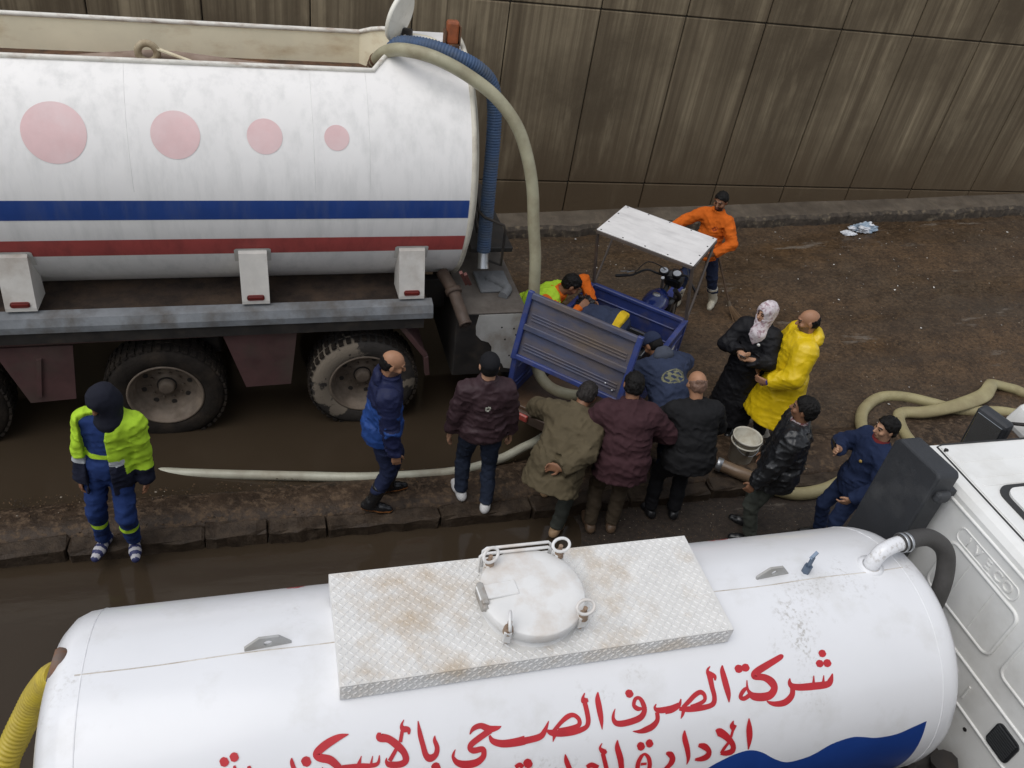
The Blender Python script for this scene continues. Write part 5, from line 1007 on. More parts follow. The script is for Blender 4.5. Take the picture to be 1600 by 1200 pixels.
HAIRB = mat('black_hair', (.007, .006, .0055), .6, spec=.2, var=.4, scale=40, bump=.6, bscale=120, bstretch=(1, 1, .3)); HAIRG = mat('greying_hair', (.026, .022, .020), .6, spec=.2, var=.5, scale=60, bump=.6, bscale=120)
def cloth(name, col, rough=.85, fold=.02, **k):
    kw = dict(var=.12, scale=7, bump=.2, bscale=160, sheen=0.0, fold=fold, spec=.2); kw.update(k); return mat(name, col, rough, **kw)
def vn3(x, y, z):
    xi, yi, zi = np.floor(x), np.floor(y), np.floor(z); fx, fy, fz = x - xi, y - yi, z - zi
    fx = fx * fx * (3 - 2 * fx); fy = fy * fy * (3 - 2 * fy); fz = fz * fz * (3 - 2 * fz)
    def hsh(i, j, k): return np.mod(np.sin(i * 127.1 + j * 311.7 + k * 74.7) * 43758.5453, 1.0)
    r = 0
    for a in (0, 1):
        for b in (0, 1):
            for c in (0, 1): r = r + hsh(xi + a, yi + b, zi + c) * (fx if a else 1 - fx) * (fy if b else 1 - fy) * (fz if c else 1 - fz)
    return r
def fold_fn(amp, sd=0.0):
    """creases: thin raised ridges of noise, drawn out along slanting directions"""
    def f(x, y, z):
        a = vn3(8 * x + 4 * z + sd, 8 * y + sd, 7 * z - 3 * x); b = vn3(14 * x - 10 * z + 5 * sd, 12 * y + 5 * z, 13 * z + 7 * x + sd); c = vn3(5 * x + sd, 5 * y, 24 * z + 5 * x)
        r = lambda n, p: (1 - np.abs(2 * n - 1)) ** p
        return -amp * (1.0 * r(a, 2) + .9 * r(b, 4) + .8 * r(c, 3) - .9)
    return f

def person(label, loc, face, o, group=None):
    """o: dict of pose and clothing; local frame x right, y forward, z up"""
    g = o.get; H = g('H', 1.72); k = H / 1.72; gi = g('girth', 1.0)
    root = empty('person', loc, (0, 0, math.atan2(face[1], face[0]) - math.pi / 2), label, 'person', group)
    T = ry(g('side', 0)) @ rx(-g('lean', 0)) @ rz(g('twist', 0)); s, tr, tf = T[:, 2], T[:, 0], T[:, 1]
    po = g('pelvis', (0, 0, 0)); P = np.array([po[0], po[1], .540 * H - po[2]])
    bend = g('bend', 0)   # upper spine curls further forward
    T2 = ry(g('side', 0)) @ rx(-(g('lean', 0) + bend)) @ rz(g('twist', 0) + g('chest_twist', 0)); s2, tr2, tf2 = T2[:, 2], T2[:, 0], T2[:, 1]
    M_ = P + s * .16 * k; N_ = M_ + s2 * .356 * k
    shL = N_ - s2 * .078 * k - tr2 * .166 * k * (.6 + .4 * gi); shR = N_ - s2 * .078 * k + tr2 * .166 * k * (.6 + .4 * gi)
    Hd = rz(g('yaw', 0)) @ rx(-g('pitch', 0)) @ ry(g('roll', 0)); hr_, hf, hu = Hd[:, 0], Hd[:, 1], Hd[:, 2]
    nd = unit(s2 * .55 + hu * .6); HC = N_ + nd * .165 * k
    feet = g('feet', ((-.11, .0, 0, 8), (.11, .0, 0, -8)))
    J = {}
    for sd, f in zip('LR', feet):
        sgn = -1 if sd == 'L' else 1; hip = P + tr * sgn * .088 * k - s * .035 * k; A = np.array([f[0], f[1], f[2] + .085 * k])
        kn, A2 = ik(hip, A, .245 * H, .245 * H, (sgn * .12 + np.array([0, 1, .0]) * 1)[0:3] if False else np.array([sgn * .12, 1, 0.1]))
        J['hip' + sd], J['kn' + sd], J['an' + sd] = hip, kn, A2; J['fd' + sd] = rz(f[3]) @ np.array([0, 1., 0])
    for sd in 'LR':
        sgn = -1 if sd == 'L' else 1; S_ = shL if sd == 'L' else shR
        tgt = g('hand' + sd, (sgn * .25, .04, .80 * k)); pole = g('elb' + sd, (sgn * .5, -1, -.2))
        e, w_ = ik(S_, tgt, .285 * k, .255 * k, pole); J['sh' + sd], J['el' + sd], J['wr' + sd] = S_, e, w_
        J['hd' + sd] = unit(np.array(g('hdir' + sd, w_ - e)))
    allp = np.array([v for q, v in J.items() if q[:2] not in ('fd', 'hd')] + [P, N_, HC + hu * .12, HC - hf * .1, HC + hf * .1])
    lo, hi = allp.min(0) - .24, allp.max(0) + .24
    # ---------------- body (skin): head, neck, trunk, limbs, hands, one surface
    h = .0082; bx = Vox(lo, hi, h); hk = k * .98
    bx.cone(P, N_ - s2 * .05, .085, .075, .03).cone(shL, shR, .045, .045, .03)
    for sd in 'LR':
        bx.cone(J['sh' + sd], J['el' + sd], .040, .034, .02).cone(J['el' + sd], J['wr' + sd], .036, .026, .02)
        bx.cone(J['hip' + sd], J['kn' + sd], .065, .046, .02).cone(J['kn' + sd], J['an' + sd], .046, .032, .02)
        A, fd = J['an' + sd], J['fd' + sd]; bx.cone(A - fd * .03 - [0, 0, .045], A + fd * .12 - [0, 0, .055], .030, .026, .02)
        # hand: palm of four rays, four curled fingers of unequal length, thumb off the side
        hd = J['hd' + sd]; W = J['wr' + sd]; sgn = -1 if sd == 'L' else 1
        pn = np.array(g('palm' + sd, (-sgn * 1.0, 0, 0)), float); pn = unit(pn - hd * (pn @ hd)); sp = np.cross(hd, pn) * sgn * -1
        fw = np.array([0, 1., 0]); sp = sp if sp @ fw >= -.2 else -sp
        curl = g('curl' + sd, g('curl', 32))
        for q, (off, L_) in enumerate(((.030, .9), (.010, 1.0), (-.010, .95), (-.029, .75))):
            b0 = W + sp * off * .55; b1 = W + hd * .082 * k + sp * off; bx.cone(b0, b1, .016, .0135, .012)
            a = math.radians(curl); d1 = unit(hd * math.cos(a * .6) + pn * math.sin(a * .6)); d2 = unit(hd * math.cos(a * 1.7) + pn * math.sin(a * 1.7))
            m1 = b1 + d1 * .042 * L_ * k; m2 = m1 + d2 * .040 * L_ * k; bx.cone(b1, m1, .0105, .0098, .003).cone(m1, m2, .0098, .0085, .003)
        tb = W + hd * .025 + sp * .026; t1 = tb + unit(sp * .75 + hd * .65 + pn * .25) * .042 * k; t2 = t1 + unit(sp * .25 + hd * .9 + pn * .35) * .034 * k
        bx.cone(tb, t1, .0135, .0115, .008).cone(t1, t2, .0115, .009, .003)
    bx.cone(N_ - s2 * .03, HC - hu * .06 - hf * .015, .060, .055, .02)
    def hp(r_, f_, u_): return HC + (hr_ * r_ + hf * f_ + hu * u_) * hk
    bx.ell(hp(0, -.012, .026), np.array([.077, .098, .090]) * hk, Hd, .02).ell(hp(0, .022, -.045), np.array([.058, .072, .070]) * hk, Hd, .03).ell(hp(0, .062, -.088), np.array([.026, .022, .020]) * hk, Hd, .02)
    bx.cone(hp(0, .088, .018), hp(0, .114, -.026), .009 * hk, .0145 * hk, .012).ell(hp(0, .104, -.030), np.array([.019, .012, .010]) * hk, Hd, .006)
    for q in (-1, 1):
        bx.ell(hp(q * .032, .100, .010), np.array([.019, .014, .012]) * hk, Hd, 0, 's'); bx.ell(hp(q * .030, .083, .008), np.array([.015, .013, .012]) * hk, Hd, .003)
        bx.cone(hp(q * .014, .092, .031), hp(q * .052, .078, .030), .009 * hk, .007 * hk, .008).ell(hp(q * .048, .068, -.025), np.array([.02, .02, .02]) * hk, Hd, .02)
        bx.ell(hp(q * .079, -.010, -.006), np.array([.010, .024, .034]) * hk, Hd @ rz(-q * 18), .006)
    bx.ell(hp(0, .094, -.058), np.array([.024, .010, .006]) * hk, Hd, .005).ell(hp(0, .092, -.069), np.array([.020, .010, .006]) * hk, Hd, .005)
    sk = SKIN[g('skin', 0)]
    def hl(c): q = (c - HC) @ Hd / hk; return q[:, 0], q[:, 1], q[:, 2]
    def inel(a, b_): return lambda c: (lambda r_, f_, u_: ((np.abs(r_) - a[0]) / b_[0]) ** 2 + ((f_ - a[1]) / b_[1]) ** 2 + ((u_ - a[2]) / b_[2]) ** 2 < 1)(*hl(c))
    paint = [(inel((.031, .092, .009), (.015, .03, .0075)), 1), (inel((.033, .09, .032), (.022, .03, .0065)), 3), (inel((0, .1, -.063), (.024, .03, .010)), 2)]
    if g('stubble'): paint.insert(0, (lambda c: (lambda r_, f_, u_: (u_ < -.038) & (f_ > .0) & (u_ > -.12) & (np.linalg.norm(c - HC, axis=1) < .15))(*hl(c)), 4))
    if g('beard'): paint.insert(0, (lambda c: (lambda r_, f_, u_: (((u_ < -.045) & (f_ > .03)) | ((np.abs(u_ + .048) < .008) & (f_ > .08))) & (np.linalg.norm(c - HC, axis=1) < .15))(*hl(c)), 3))
    vox_obj('body', bx, [sk, EYEM, LIPM, BROWM, STUB], root, paint)
    hc = .0105
    # ---------------- trousers
    tcol = g('trousers')
    if tcol is not None:
        v = Vox(lo, [hi[0], hi[1], P[2] + .25], hc); zc = g('cuff_z', .10)
        v.ell(P - s * .01, np.array([.165 * gi, .130 * gi, .125]) * k, T, .03)
        for sd in 'LR':
            v.cone(J['hip' + sd], J['kn' + sd], .092 * k * gi, .070 * k, .035).cone(J['kn' + sd], J['an' + sd] + [0, 0, .0], .069 * k, .060 * k, .02)
        v.func(fold_fn(.0095, loc[0])); zb = min(f[2] for f in feet)
        v.cut((0, 0, zb + zc), (0, 0, -1)); vox_obj('trousers', v, tcol if isinstance(tcol, (list, tuple)) else [tcol], root, g('tpaint', ()))
    # ---------------- upper garment(s)
    def garment(name, m, infl=0.0, hem=.12, flare=0.0, sleeve=.072, cuff=0.0, collar=.045, paint=(), cutters=(), fa=.0085, arms=True, vest=False, hd_=None):
        down = -unit(s * .75 + np.array([0, 0, .25 + .02])) if hd_ is None else -unit(hd_)
        v = Vox(lo, hi, hc)
        v.ell(N_ - s2 * .145 * k, np.array([.178 * gi + infl, .118 * gi + infl, .165]) * k, T2, .06)
        v.ell(M_ + s * .02, np.array([.163 * gi + infl, .128 * gi + infl, .17]) * k, T, .08)
        v.ell(P, np.array([.172 * gi + infl, .138 * gi + infl, .14]) * k, T, .08)
        v.cone(shL + tr2 * .03, shR - tr2 * .03, .066 * k + infl, .066 * k + infl, .06).cone(N_ - s2 * .05 - tr2 * .06, N_ - s2 * .05 + tr2 * .06, .062 + infl, .062 + infl, .05)
        if hem > 0: v.econe(P + s * .08, P + down * hem, ((.170 * gi + infl) * k, (.136 * gi + infl) * k), ((.172 * gi + infl + flare) * k, (.140 * gi + infl + flare) * k), T, .05)
        if arms:
            for sd in 'LR':
                S_, E_, W_ = J['sh' + sd], J['el' + sd], J['wr' + sd]
                v.cone(S_, E_, (sleeve + .006) * k + infl, sleeve * .86 * k + infl, .04); v.cone(E_, W_ - unit(W_ - E_) * (.0 + cuff), sleeve * .86 * k + infl, sleeve * .68 * k + infl, .025)
        if collar: v.econe(N_ - s2 * .03, N_ + unit(nd) * collar, (.088 + infl, .084 + infl), (.076 + infl, .074 + infl), T2, .02)
        v.func(fold_fn(fa * 1.35, loc[1] * 3 + infl * 40))
        if arms:
            for sd in 'LR':   # flat cuffs just above the wrist
                E_, W_ = J['el' + sd], J['wr' + sd]; u_ = unit(W_ - E_); v.box(W_ + u_ * (.09 - cuff + .005), (.085, .085, .085), np.column_stack([unit(np.cross(u_, [.3, .5, .81])), np.cross(u_, unit(np.cross(u_, [.3, .5, .81]))), u_]), 's')
        v.cut(P + down * hem, down)
        for fn in cutters: fn(v)
        return vox_obj(name, v, m, root, paint)
    env = dict(P=P, N=N_, T=T, T2=T2, s=s, s2=s2, tr=tr2, tf=tf2, HC=HC, Hd=Hd, J=J, k=k, root=root, lo=lo, hi=hi, hc=hc, HP=hp, hk=hk)
    for gm in g('garments', ()):
        gm = dict(gm); pf = gm.pop('paintf', None); cf = gm.pop('cutf', None)
        if pf: gm['paint'] = pf(env)
        if cf: gm['cutters'] = cf(env)
        garment(**gm)
    # ---------------- footwear
    fw_ = g('shoes', ('shoe', MATS.get('black_hair'))); kind, fm = fw_[0], fw_[1]; sole = fw_[2] if len(fw_) > 2 else fm
    for sd, f in zip('LR', feet):
        A, fd = J['an' + sd], J['fd' + sd]; z0 = f[2]; v = Vox(np.minimum(A - .24, A + fd * .1 - .24), A + [.26, .26, .38], .0085); up = np.array([0, 0, 1.])
        sd_ = np.cross(fd, up); g0 = np.array([A[0], A[1], z0])
        v.cone(g0 - fd * .055 + up * .042, g0 + fd * .10 + up * .040, .040, .046, .02).cone(g0 + fd * .08 + up * .036, g0 + fd * .165 + up * .030, .046, .036, .02)
        v.cone(g0 - fd * .03 + up * .06, A + up * .02 - fd * .01, .046, .046, .03)
        if kind == 'boot': v.cone(A - up * .02, A + unit(J['kn' + sd] - A) * .23, .054, .070, .03); v.cut(A + unit(J['kn' + sd] - A) * .225, unit(J['kn' + sd] - A))
        else: v.cut(A + up * .01, up)
        v.cut((0, 0, z0 + .003), (0, 0, -1))
        pt = [(lambda c, z0=z0: c[:, 2] < z0 + .034, 1)]
        ms = [fm, sole]
        if kind == 'sandal': ms.append(fw_[3]); pt.append((lambda c, g0=g0, fd=fd, z0=z0: (c[:, 2] > z0 + .026) & (np.sin((c - g0) @ fd * 105) > .05), 2))
        vox_obj('boot' if kind == 'boot' else 'shoe', v, ms, root, pt)
    # ---------------- hair and headgear
    hs_ = g('hair', 'short'); hm = g('hairmat', HAIRB); v = Vox(HC - .17, HC + .17, .0062)
    if hs_ in ('short', 'full', 'bald'):
        e = {'short': .013, 'full': .019, 'bald': .010}[hs_]
        v.ell(hp(0, -.012, .026), np.array([.077 + e, .098 + e, .090 + e]) * hk, Hd, 0).ell(hp(0, -.03, -.03), np.array([.068 + e, .066 + e, .06]) * hk, Hd, .03)
        v.cut(hp(0, .078, .070), hf * .092 - hu * .086); v.cut(hp(0, 0, -.060), -hu + hf * .2)
        for q in (-1, 1): v.ell(hp(q * .085, .0, -.012), np.array([.03, .026, .036]) * hk, Hd, 0, 's')
        if hs_ == 'bald': v.cut(hp(0, -.03, .028), hu + hf * .25)
        v.func(lambda x, y, z: .013 * (vn3(75 * x, 75 * y, 45 * z) - .4) + .008 * (vn3(34 * x, 34 * y, 34 * z) - .5))
        vox_obj('hair', v, [hm], root)
    if hs_ == 'cap' or g('cap'):
        cm = g('cap'); v = Vox(HC - .26, HC + .26, .0075)
        v.ell(hp(0, -.012, .032), np.array([.088, .108, .098]) * hk, Hd, 0); v.cut(hp(0, 0, .022), -hu + hf * .12)
        v.ell(hp(0, .105, .034), np.array([.066, .072, .010]) * hk, Hd @ rx(-14), .01)
        vox_obj('cap', v, [cm], root)
        v = Vox(HC - .24, HC + .24, .0075); v.ell(hp(0, -.012, .02), np.array([.080, .101, .09]) * hk, Hd, 0).ell(hp(0, -.03, -.03), np.array([.071, .069, .055]) * hk, Hd, .03)
        v.cut(hp(0, .0, .045), hu); v.cut(hp(0, .01, 0), hf - hu * .4); v.cut(hp(0, 0, -.066), -hu); vox_obj('hair', v, [hm], root)
    for ex in g('extras', ()): ex(env)
    return root, env
# ------------------------------------------------------------------ the fourteen people
GRP = None
NAVY = cloth('navy_cloth', (.020, .028, .060)); BLACKC = cloth('black_cloth', (.012, .012, .014)); DENIM = cloth('dark_denim', (.022, .030, .052), bump=.5)
def pl_mask(p, n, d0, d1):
    p, n = np.array(p), unit(n); return lambda c: ((c - p) @ n > d0) & ((c - p) @ n < d1)
# 1 high-visibility jacket over blue coverall, on the median at the left
LIME = cloth('lime_hi_vis', (.40, .62, .035), rough=.7); BLUEC = cloth('royal_blue_coverall', (.016, .036, .130)); SILV = mat('reflective_grey_band', (.42, .44, .46), .45, var=.08); NAVYD = cloth('dark_navy_hem', (.012, .014, .028))
def hv_paint(e):
    J, P = e['J'], e['P']
    def sl(sd, a, b):
        def f(c):
            E_, W_ = J['el' + sd], J['wr' + sd]; u = unit(W_ - E_); t = (c - E_) @ u; L = np.linalg.norm(W_ - E_); dist = np.linalg.norm(c - E_ - np.outer(t, u), axis=1)
            return (t > a * L) & (t < b * L) & (dist < .10) & (np.abs(c[:, 0]) > .155)
        return f
    hz = P[2]
    out = [(lambda c: (c[:, 2] < hz + .12) & (np.abs(c[:, 0]) < .30), 1), (lambda c: (c[:, 2] > hz + .10) & (c[:, 2] < hz + .145), 2)]
    for sd in 'LR': out += [(lambda c, sd=sd: (np.abs(c[:, 0]) > .19) & (c[:, 2] > hz + .0), 0), (sl(sd, .35, 1.3), 1), (sl(sd, .20, .40), 2)]
    return out
def hv_cut(e):
    P, N_ = e['P'], e['N']
    def c1(v): v.box((.0, .26, (P[2] + N_[2]) / 2 - .1), (.085, .22, .55), rz(0), 's'); v.ell((0, .13, N_[2] - .06), (.10, .12, .17), None, 0, 's')
    return [c1]
def balaclava(e):
    v = Vox(e['HC'] - .3, e['HC'] + .3, .009); hp = e['HP']; Hd = e['Hd']
    v.ell(hp(0, -.012, .03), np.array([.092, .112, .104]), Hd, 0).ell(hp(0, -.01, -.05), np.array([.082, .090, .09]), Hd, .05).cone(hp(0, -.02, -.06), e['N'] + [0, .02, -.04], .085, .105, .06)
    v.ell(hp(0, .125, -.005), np.array([.046, .05, .055]), Hd, 0, 's'); v.func(fold_fn(.004)); vox_obj('hood', v, [cloth('black_knit_hood', (.014, .015, .024))], e['root'])
def lime_bands(e):
    return [(lambda c: (np.abs(c[:, 2] - e['P'][2] - .17) < .022), 1)]
person('person in lime hi-vis jacket, blue coverall and black hood standing on the median', (-1.27, 5.04, .115), (-.08, -1), dict(H=1.70, girth=1.0, skin=1, yaw=-38, pitch=30, hair='none', side=-9, pelvis=(-.04, 0, 0), feet=((-.115, .02, 0, 12), (.115, 0, 0, -14)),
    handL=(-.30, .02, .74), handR=(.16, .05, .78), trousers=[BLUEC, LIME], tpaint=[(lambda c: np.abs(c[:, 2] - .335) < .020, 1)], cuff_z=.085, cap=None,
    garments=[dict(name='coverall', m=[BLUEC, LIME], infl=-.018, hem=.05, sleeve=.055, collar=.05, paintf=lime_bands, fa=.007), dict(name='jacket', m=[LIME, NAVYD, SILV], infl=.014, hem=.19, flare=.02, sleeve=.066, cuff=-.02, collar=.04, paintf=hv_paint, cutf=hv_cut)],
    shoes=('sandal', mat('pale_sock', (.45, .44, .46), .8), mat('blue_sole', (.03, .035, .09), .6), mat('blue_sandal_strap', (.025, .03, .10), .6)), extras=[balaclava]))
# 2 blue two-tone jacket
RB = cloth('royal_blue_nylon', (.020, .058, .215), rough=.55); NB = cloth('navy_nylon', (.014, .018, .055), rough=.55)
def yoke(e):
    N_, P = e['N'], e['P']; s2 = e['s2']; J = e['J']
    def arm(c):
        m = np.zeros(len(c), bool)
        for sd in 'LR':
            for a, b in ((J['sh' + sd], J['el' + sd]), (J['el' + sd], J['wr' + sd])):
                ab = b - a; t = np.clip((c - a) @ ab / (ab @ ab), 0, 1); m |= np.linalg.norm(c - a - t[:, None] * ab, axis=1) < .088
        return m & (np.abs(c[:, 0]) > .135)
    return [(lambda c: (c - N_) @ s2 > -.20, 1), (arm, 1)]
def hoodlump(m, col_sz=(.125, .075, .06), off=(-.085, .01)):
    def f(e):
        v = Vox(e['N'] - .3, e['N'] + .3, .009); c = e['N'] + e['tf'] * off[0] + e['s2'] * off[1]
        v.ell(c, col_sz, e['T2'], 0).ell(c + e['s2'] * .045 - e['tf'] * .01, (col_sz[0] * .8, col_sz[1] * .7, .05), e['T2'], .03); v.ell(e['HC'] - e['Hd'][:, 2] * .02, (.085, .10, .12), e['Hd'], 0, 's')
        v.func(fold_fn(.006, 2)); vox_obj('hood', v, [m], e['root'])
    return f
person('bald person in a royal blue and navy jacket and black rubber boots on the median', (.88, 5.30, .115), (1, -.08), dict(H=1.69, girth=1.08, skin=0, yaw=-4, pitch=20, hair='bald', stubble=True, lean=3,
    feet=((-.11, .09, 0, 10), (.12, -.07, 0, -12)), handR=(.27, .10, .80), handL=(-.25, .08, .82), trousers=cloth('navy_trousers', (.016, .022, .055)), cuff_z=.24,
    garments=[dict(name='jacket', m=[RB, NB], infl=.016, hem=.10, sleeve=.074, collar=.06, paintf=yoke, fa=.009)], extras=[hoodlump(NB, (.10, .055, .045), (-.075, .0))],
    shoes=('boot', mat('black_rubber_boot', (.012, .012, .013), .22, var=.1), mat('orange_sole', (.42, .16, .045), .6))))
# 3 brown-maroon windbreaker and jeans, black cap, seen from behind
MBR = cloth('brown_maroon_nylon', (.046, .026, .030), rough=.5)
WSH = mat('white_trainer', (.62, .61, .60), .6, var=.08)
def back_ring(e):
    def f(c):
        q = (c - e['N'] + e['s2'] * .17); r = np.hypot(q @ e['tr'], q @ e['s2']); return (q @ e['tf'] < -.02) & (r < .026) & (r > .010)
    return [(f, 1)]
def collar_dark(e): return [(lambda c: False & (c[:, 0] > 9), 1)]
person('person in maroon windbreaker, jeans, black cap and white trainers seen from behind', (1.735, 5.16, .115), (.10, 1), dict(H=1.71, girth=1.05, skin=2, pitch=12, hair='none', cap=cloth('black_cap', (.010, .010, .012), fold=0),
    feet=((-.10, .08, 0, 14), (.12, -.08, 0, -16)), handL=(-.275, .06, .80), handR=(.27, .05, .80), elbL=(-.7, -.8, 0), elbR=(.7, -.8, 0), side=-2, trousers=DENIM,
    garments=[dict(name='jacket', m=[MBR, mat('pale_logo', (.6, .6, .5), .6)], infl=.010, hem=.05, sleeve=.076, collar=.06, paintf=back_ring, fa=.010)], shoes=('shoe', WSH)))
# 4 olive jacket, bending, one hand behind the back
OLV = cloth('olive_brown_jacket', (.098, .078, .046), fold=.03)
def hand_glove(e): pass
person('person in olive brown jacket leaning forward with one hand behind the back', (2.46, 4.96, 0.0), (.62, .78), dict(H=1.72, girth=1.22, skin=1, lean=33, bend=18, pelvis=(0.0, -.17, .07), yaw=-8, pitch=46, hair='short', hairmat=HAIRG,
    feet=((-.13, .20, .115, 6), (.12, -.13, 0, -4)), handR=(.08, -.33, .99), elbR=(1, -.5, -.1), hdirR=(-.8, .05, -.25), palmR=(0, -1, .2), curlR=45, handL=(-.22, .42, .95), elbL=(-1, .1, -.3), trousers=cloth('grey_green_trousers', (.045, .048, .040)),
    garments=[dict(name='jacket', m=OLV, infl=.022, hem=.22, flare=.03, sleeve=.080, collar=.05, fa=.010)], shoes=('shoe', mat('tan_shoe', (.34, .22, .12), .6))))
# 5 second maroon jacket
MR2 = cloth('dark_plum_jacket', (.050, .022, .026))
person('person in dark plum jacket and brown trousers looking into the cargo bed from behind', (2.93, 4.80, 0.0), (.22, 1), dict(H=1.76, girth=1.18, skin=1, lean=17, bend=10, pelvis=(0, -.08, .01), pitch=30, yaw=-4, hair='short', hairmat=HAIRB,
    feet=((-.11, -.02, 0, 8), (.10, .0, 0, -6)), handL=(-.20, .35, 1.0), handR=(.24, .28, 1.02), elbR=(1, -.4, -.3), elbL=(-1, -.2, -.3), trousers=cloth('brown_trousers', (.070, .052, .034)),
    garments=[dict(name='jacket', m=MR2, infl=.020, hem=.14, flare=.01, sleeve=.080, collar=.055, fa=.010)], shoes=('shoe', mat('brown_leather_shoe', (.12, .075, .045), .4))))
# 6 black clothes, bald
person('bald person dressed all in black standing with elbow out, seen from behind', (3.60, 4.85, 0.0), (.05, 1), dict(H=1.73, girth=1.30, skin=0, lean=16, bend=10, pelvis=(0, -.09, .03), pitch=30, hair='bald', hairmat=STUB,
    feet=((-.12, .05, 0, 10), (.12, .02, 0, -14)), handL=(-.16, .34, 1.0), handR=(.14, .30, 1.02), elbR=(1, -.9, .2), elbL=(-1, -.4, 0), trousers=BLACKC,
    garments=[dict(name='sweater', m=cloth('black_sweater', (.013, .013, .014)), infl=.012, hem=.10, sleeve=.076, collar=.03, fa=.008)], shoes=('shoe', mat('black_leather_shoe', (.012, .012, .013), .3))))
# 7 navy work jacket with emblem, leaning over the side of the bed
EMB = mat('olive_print', (.16, .155, .085), .8, var=.35, scale=25)
def back_oval(e):
    def f(c):
        q = c - e['N'] + e['s2'] * .22; a, b = (q @ e['tr']) / .125, (q @ e['s2']) / .07; r = a * a + b * b
        pat = np.sin(q @ e['tr'] * 90) + np.sin(q @ e['s2'] * 120 + q @ e['tr'] * 60)
        return (q @ e['tf'] < -.02) & (((r < 1) & (r > .72)) | ((r < .6) & (pat > -.2)))
    return [(f, 1)]
NAVW = cloth('faded_navy_workwear', (.030, .040, .075))
person('person in navy work jacket with printed back and navy cap leaning over the cargo bed', (3.60, 5.36, 0.10), (-.14, 1), dict(H=1.72, girth=1.15, skin=1, lean=40, bend=16, pelvis=(0, -.10, .02), pitch=58, yaw=20, hair='none', cap=cloth('navy_cap', (.022, .030, .062), fold=0),
    feet=((-.14, .02, 0, 8), (.15, -.06, 0, -8)), handL=(-.26, .60, .98), handR=(.30, .62, 1.0), elbL=(-1, -.3, -.2), elbR=(1, -.3, -.1), trousers=cloth('navy_work_trousers', (.022, .030, .058)),
    garments=[dict(name='jacket', m=[NAVW, EMB], infl=.020, hem=.12, sleeve=.078, collar=.05, paintf=back_oval, fa=.010)], extras=[hoodlump(cloth('grey_navy_hood', (.06, .068, .09)), (.11, .06, .05))], shoes=('boot', mat('dark_rubber_boot', (.02, .02, .022), .3))))
# 8 woman in long black coat with pale scarf
SCARF = mat('pale_floral_scarf', (.62, .56, .58), .8, var=.10, scale=12, dirt=(.36, .24, .27), dirt_amt=.42, dscale=26, dsoft=.08, fold=.02, sheen=.1)
def hijab(e):
    v = Vox(e['HC'] - .34, e['HC'] + .26, .0075); hp = e['HP']; Hd = e['Hd']
    v.ell(hp(0, -.016, .028), np.array([.094, .116, .106]), Hd, 0).ell(hp(0, .0, -.05), np.array([.080, .088, .08]), Hd, .04)
    v.cone(hp(0, .0, -.09), e['N'] + e['tf'] * .05 - e['s2'] * .06, .078, .105, .05).cone(e['N'] + e['tf'] * .07 - e['s2'] * .05, e['N'] + e['tf'] * .105 - e['s2'] * .19, .060, .020, .04).ell(hp(0, -.085, -.02), np.array([.055, .06, .07]), Hd, .04)
    v.ell(hp(0, .115, -.012), np.array([.052, .072, .072]), Hd, 0, 's'); v.func(fold_fn(.006, 1.3)); vox_obj('headscarf', v, [SCARF], e['root'])
def badge(e):
    MB().lathe(e['N'] + e['tf'] * .135 - e['s2'] * .15 - e['tr'] * .06, e['tf'], [(.001, .008), (.016, .006), (.018, 0)], 14).build('badge', mat('white_badge', (.75, .75, .74), .4), e['root'])
def under_cap(e):
    v = Vox(e['HC'] - .2, e['HC'] + .2, .0075); hp = e['HP']; v.ell(hp(0, -.010, .028), np.array([.083, .103, .096]), e['Hd'], 0); v.cut(hp(0, .0, .045), -e['Hd'][:, 2] + e['Hd'][:, 1] * .1); vox_obj('under_scarf', v, [BLACKC], e['root'])
QUILT = cloth('black_quilted_coat', (.011, .011, .013), rough=.6)
_t = QUILT.node_tree; _b = _t.nodes['Principled BSDF']; _c = _t.nodes.new('ShaderNodeTexCoord')
_prev = _b.inputs['Normal'].links[0].from_socket if _b.inputs['Normal'].links else None
for _rot in (R(38), R(-38)):   # stitched diamonds
    _m = _t.nodes.new('ShaderNodeMapping'); _m.inputs['Rotation'].default_value = (0, _rot, 0); _t.links.new(_c.outputs['Object'], _m.inputs[0])
    _w = _t.nodes.new('ShaderNodeTexWave'); _w.bands_direction = 'Z'; _w.inputs['Scale'].default_value = 5.0; _t.links.new(_m.outputs[0], _w.inputs[0])
    _n = _t.nodes.new('ShaderNodeBump'); _n.inputs['Strength'].default_value = .5; _n.inputs['Distance'].default_value = .003; _t.links.new(_w.outputs['Fac'], _n.inputs['Height'])
    if _prev: _t.links.new(_prev, _n.inputs['Normal'])
    _prev = _n.outputs[0]
_t.links.new(_prev, _b.inputs['Normal'])
wr, we_ = person('woman in long black quilted coat and pale floral headscarf holding a phone', (4.90, 6.10, 0.0), (-.74, -.67), dict(H=1.64, girth=1.02, skin=2, yaw=-28, pitch=6, hair='none', feet=((-.09, .02, 0, 8), (.09, -.02, 0, -8)),
    handL=(-.03, .27, 1.10), handR=(.06, .25, 1.13), elbL=(-1, -.5, -.3), elbR=(1, -.5, -.3), hdirL=(.7, .5, .1), hdirR=(-.7, .5, .15), palmL=(0, 0, 1), palmR=(0, 0, 1), curl=50, trousers=BLACKC,
    garments=[dict(name='coat', m=QUILT, infl=.020, hem=.74, flare=.075, sleeve=.072, collar=.03, fa=.007, hd_=(0, 0, 1))], extras=[under_cap, hijab, badge], shoes=('shoe', mat('black_leather_shoe', (.012, .012, .013), .3))))
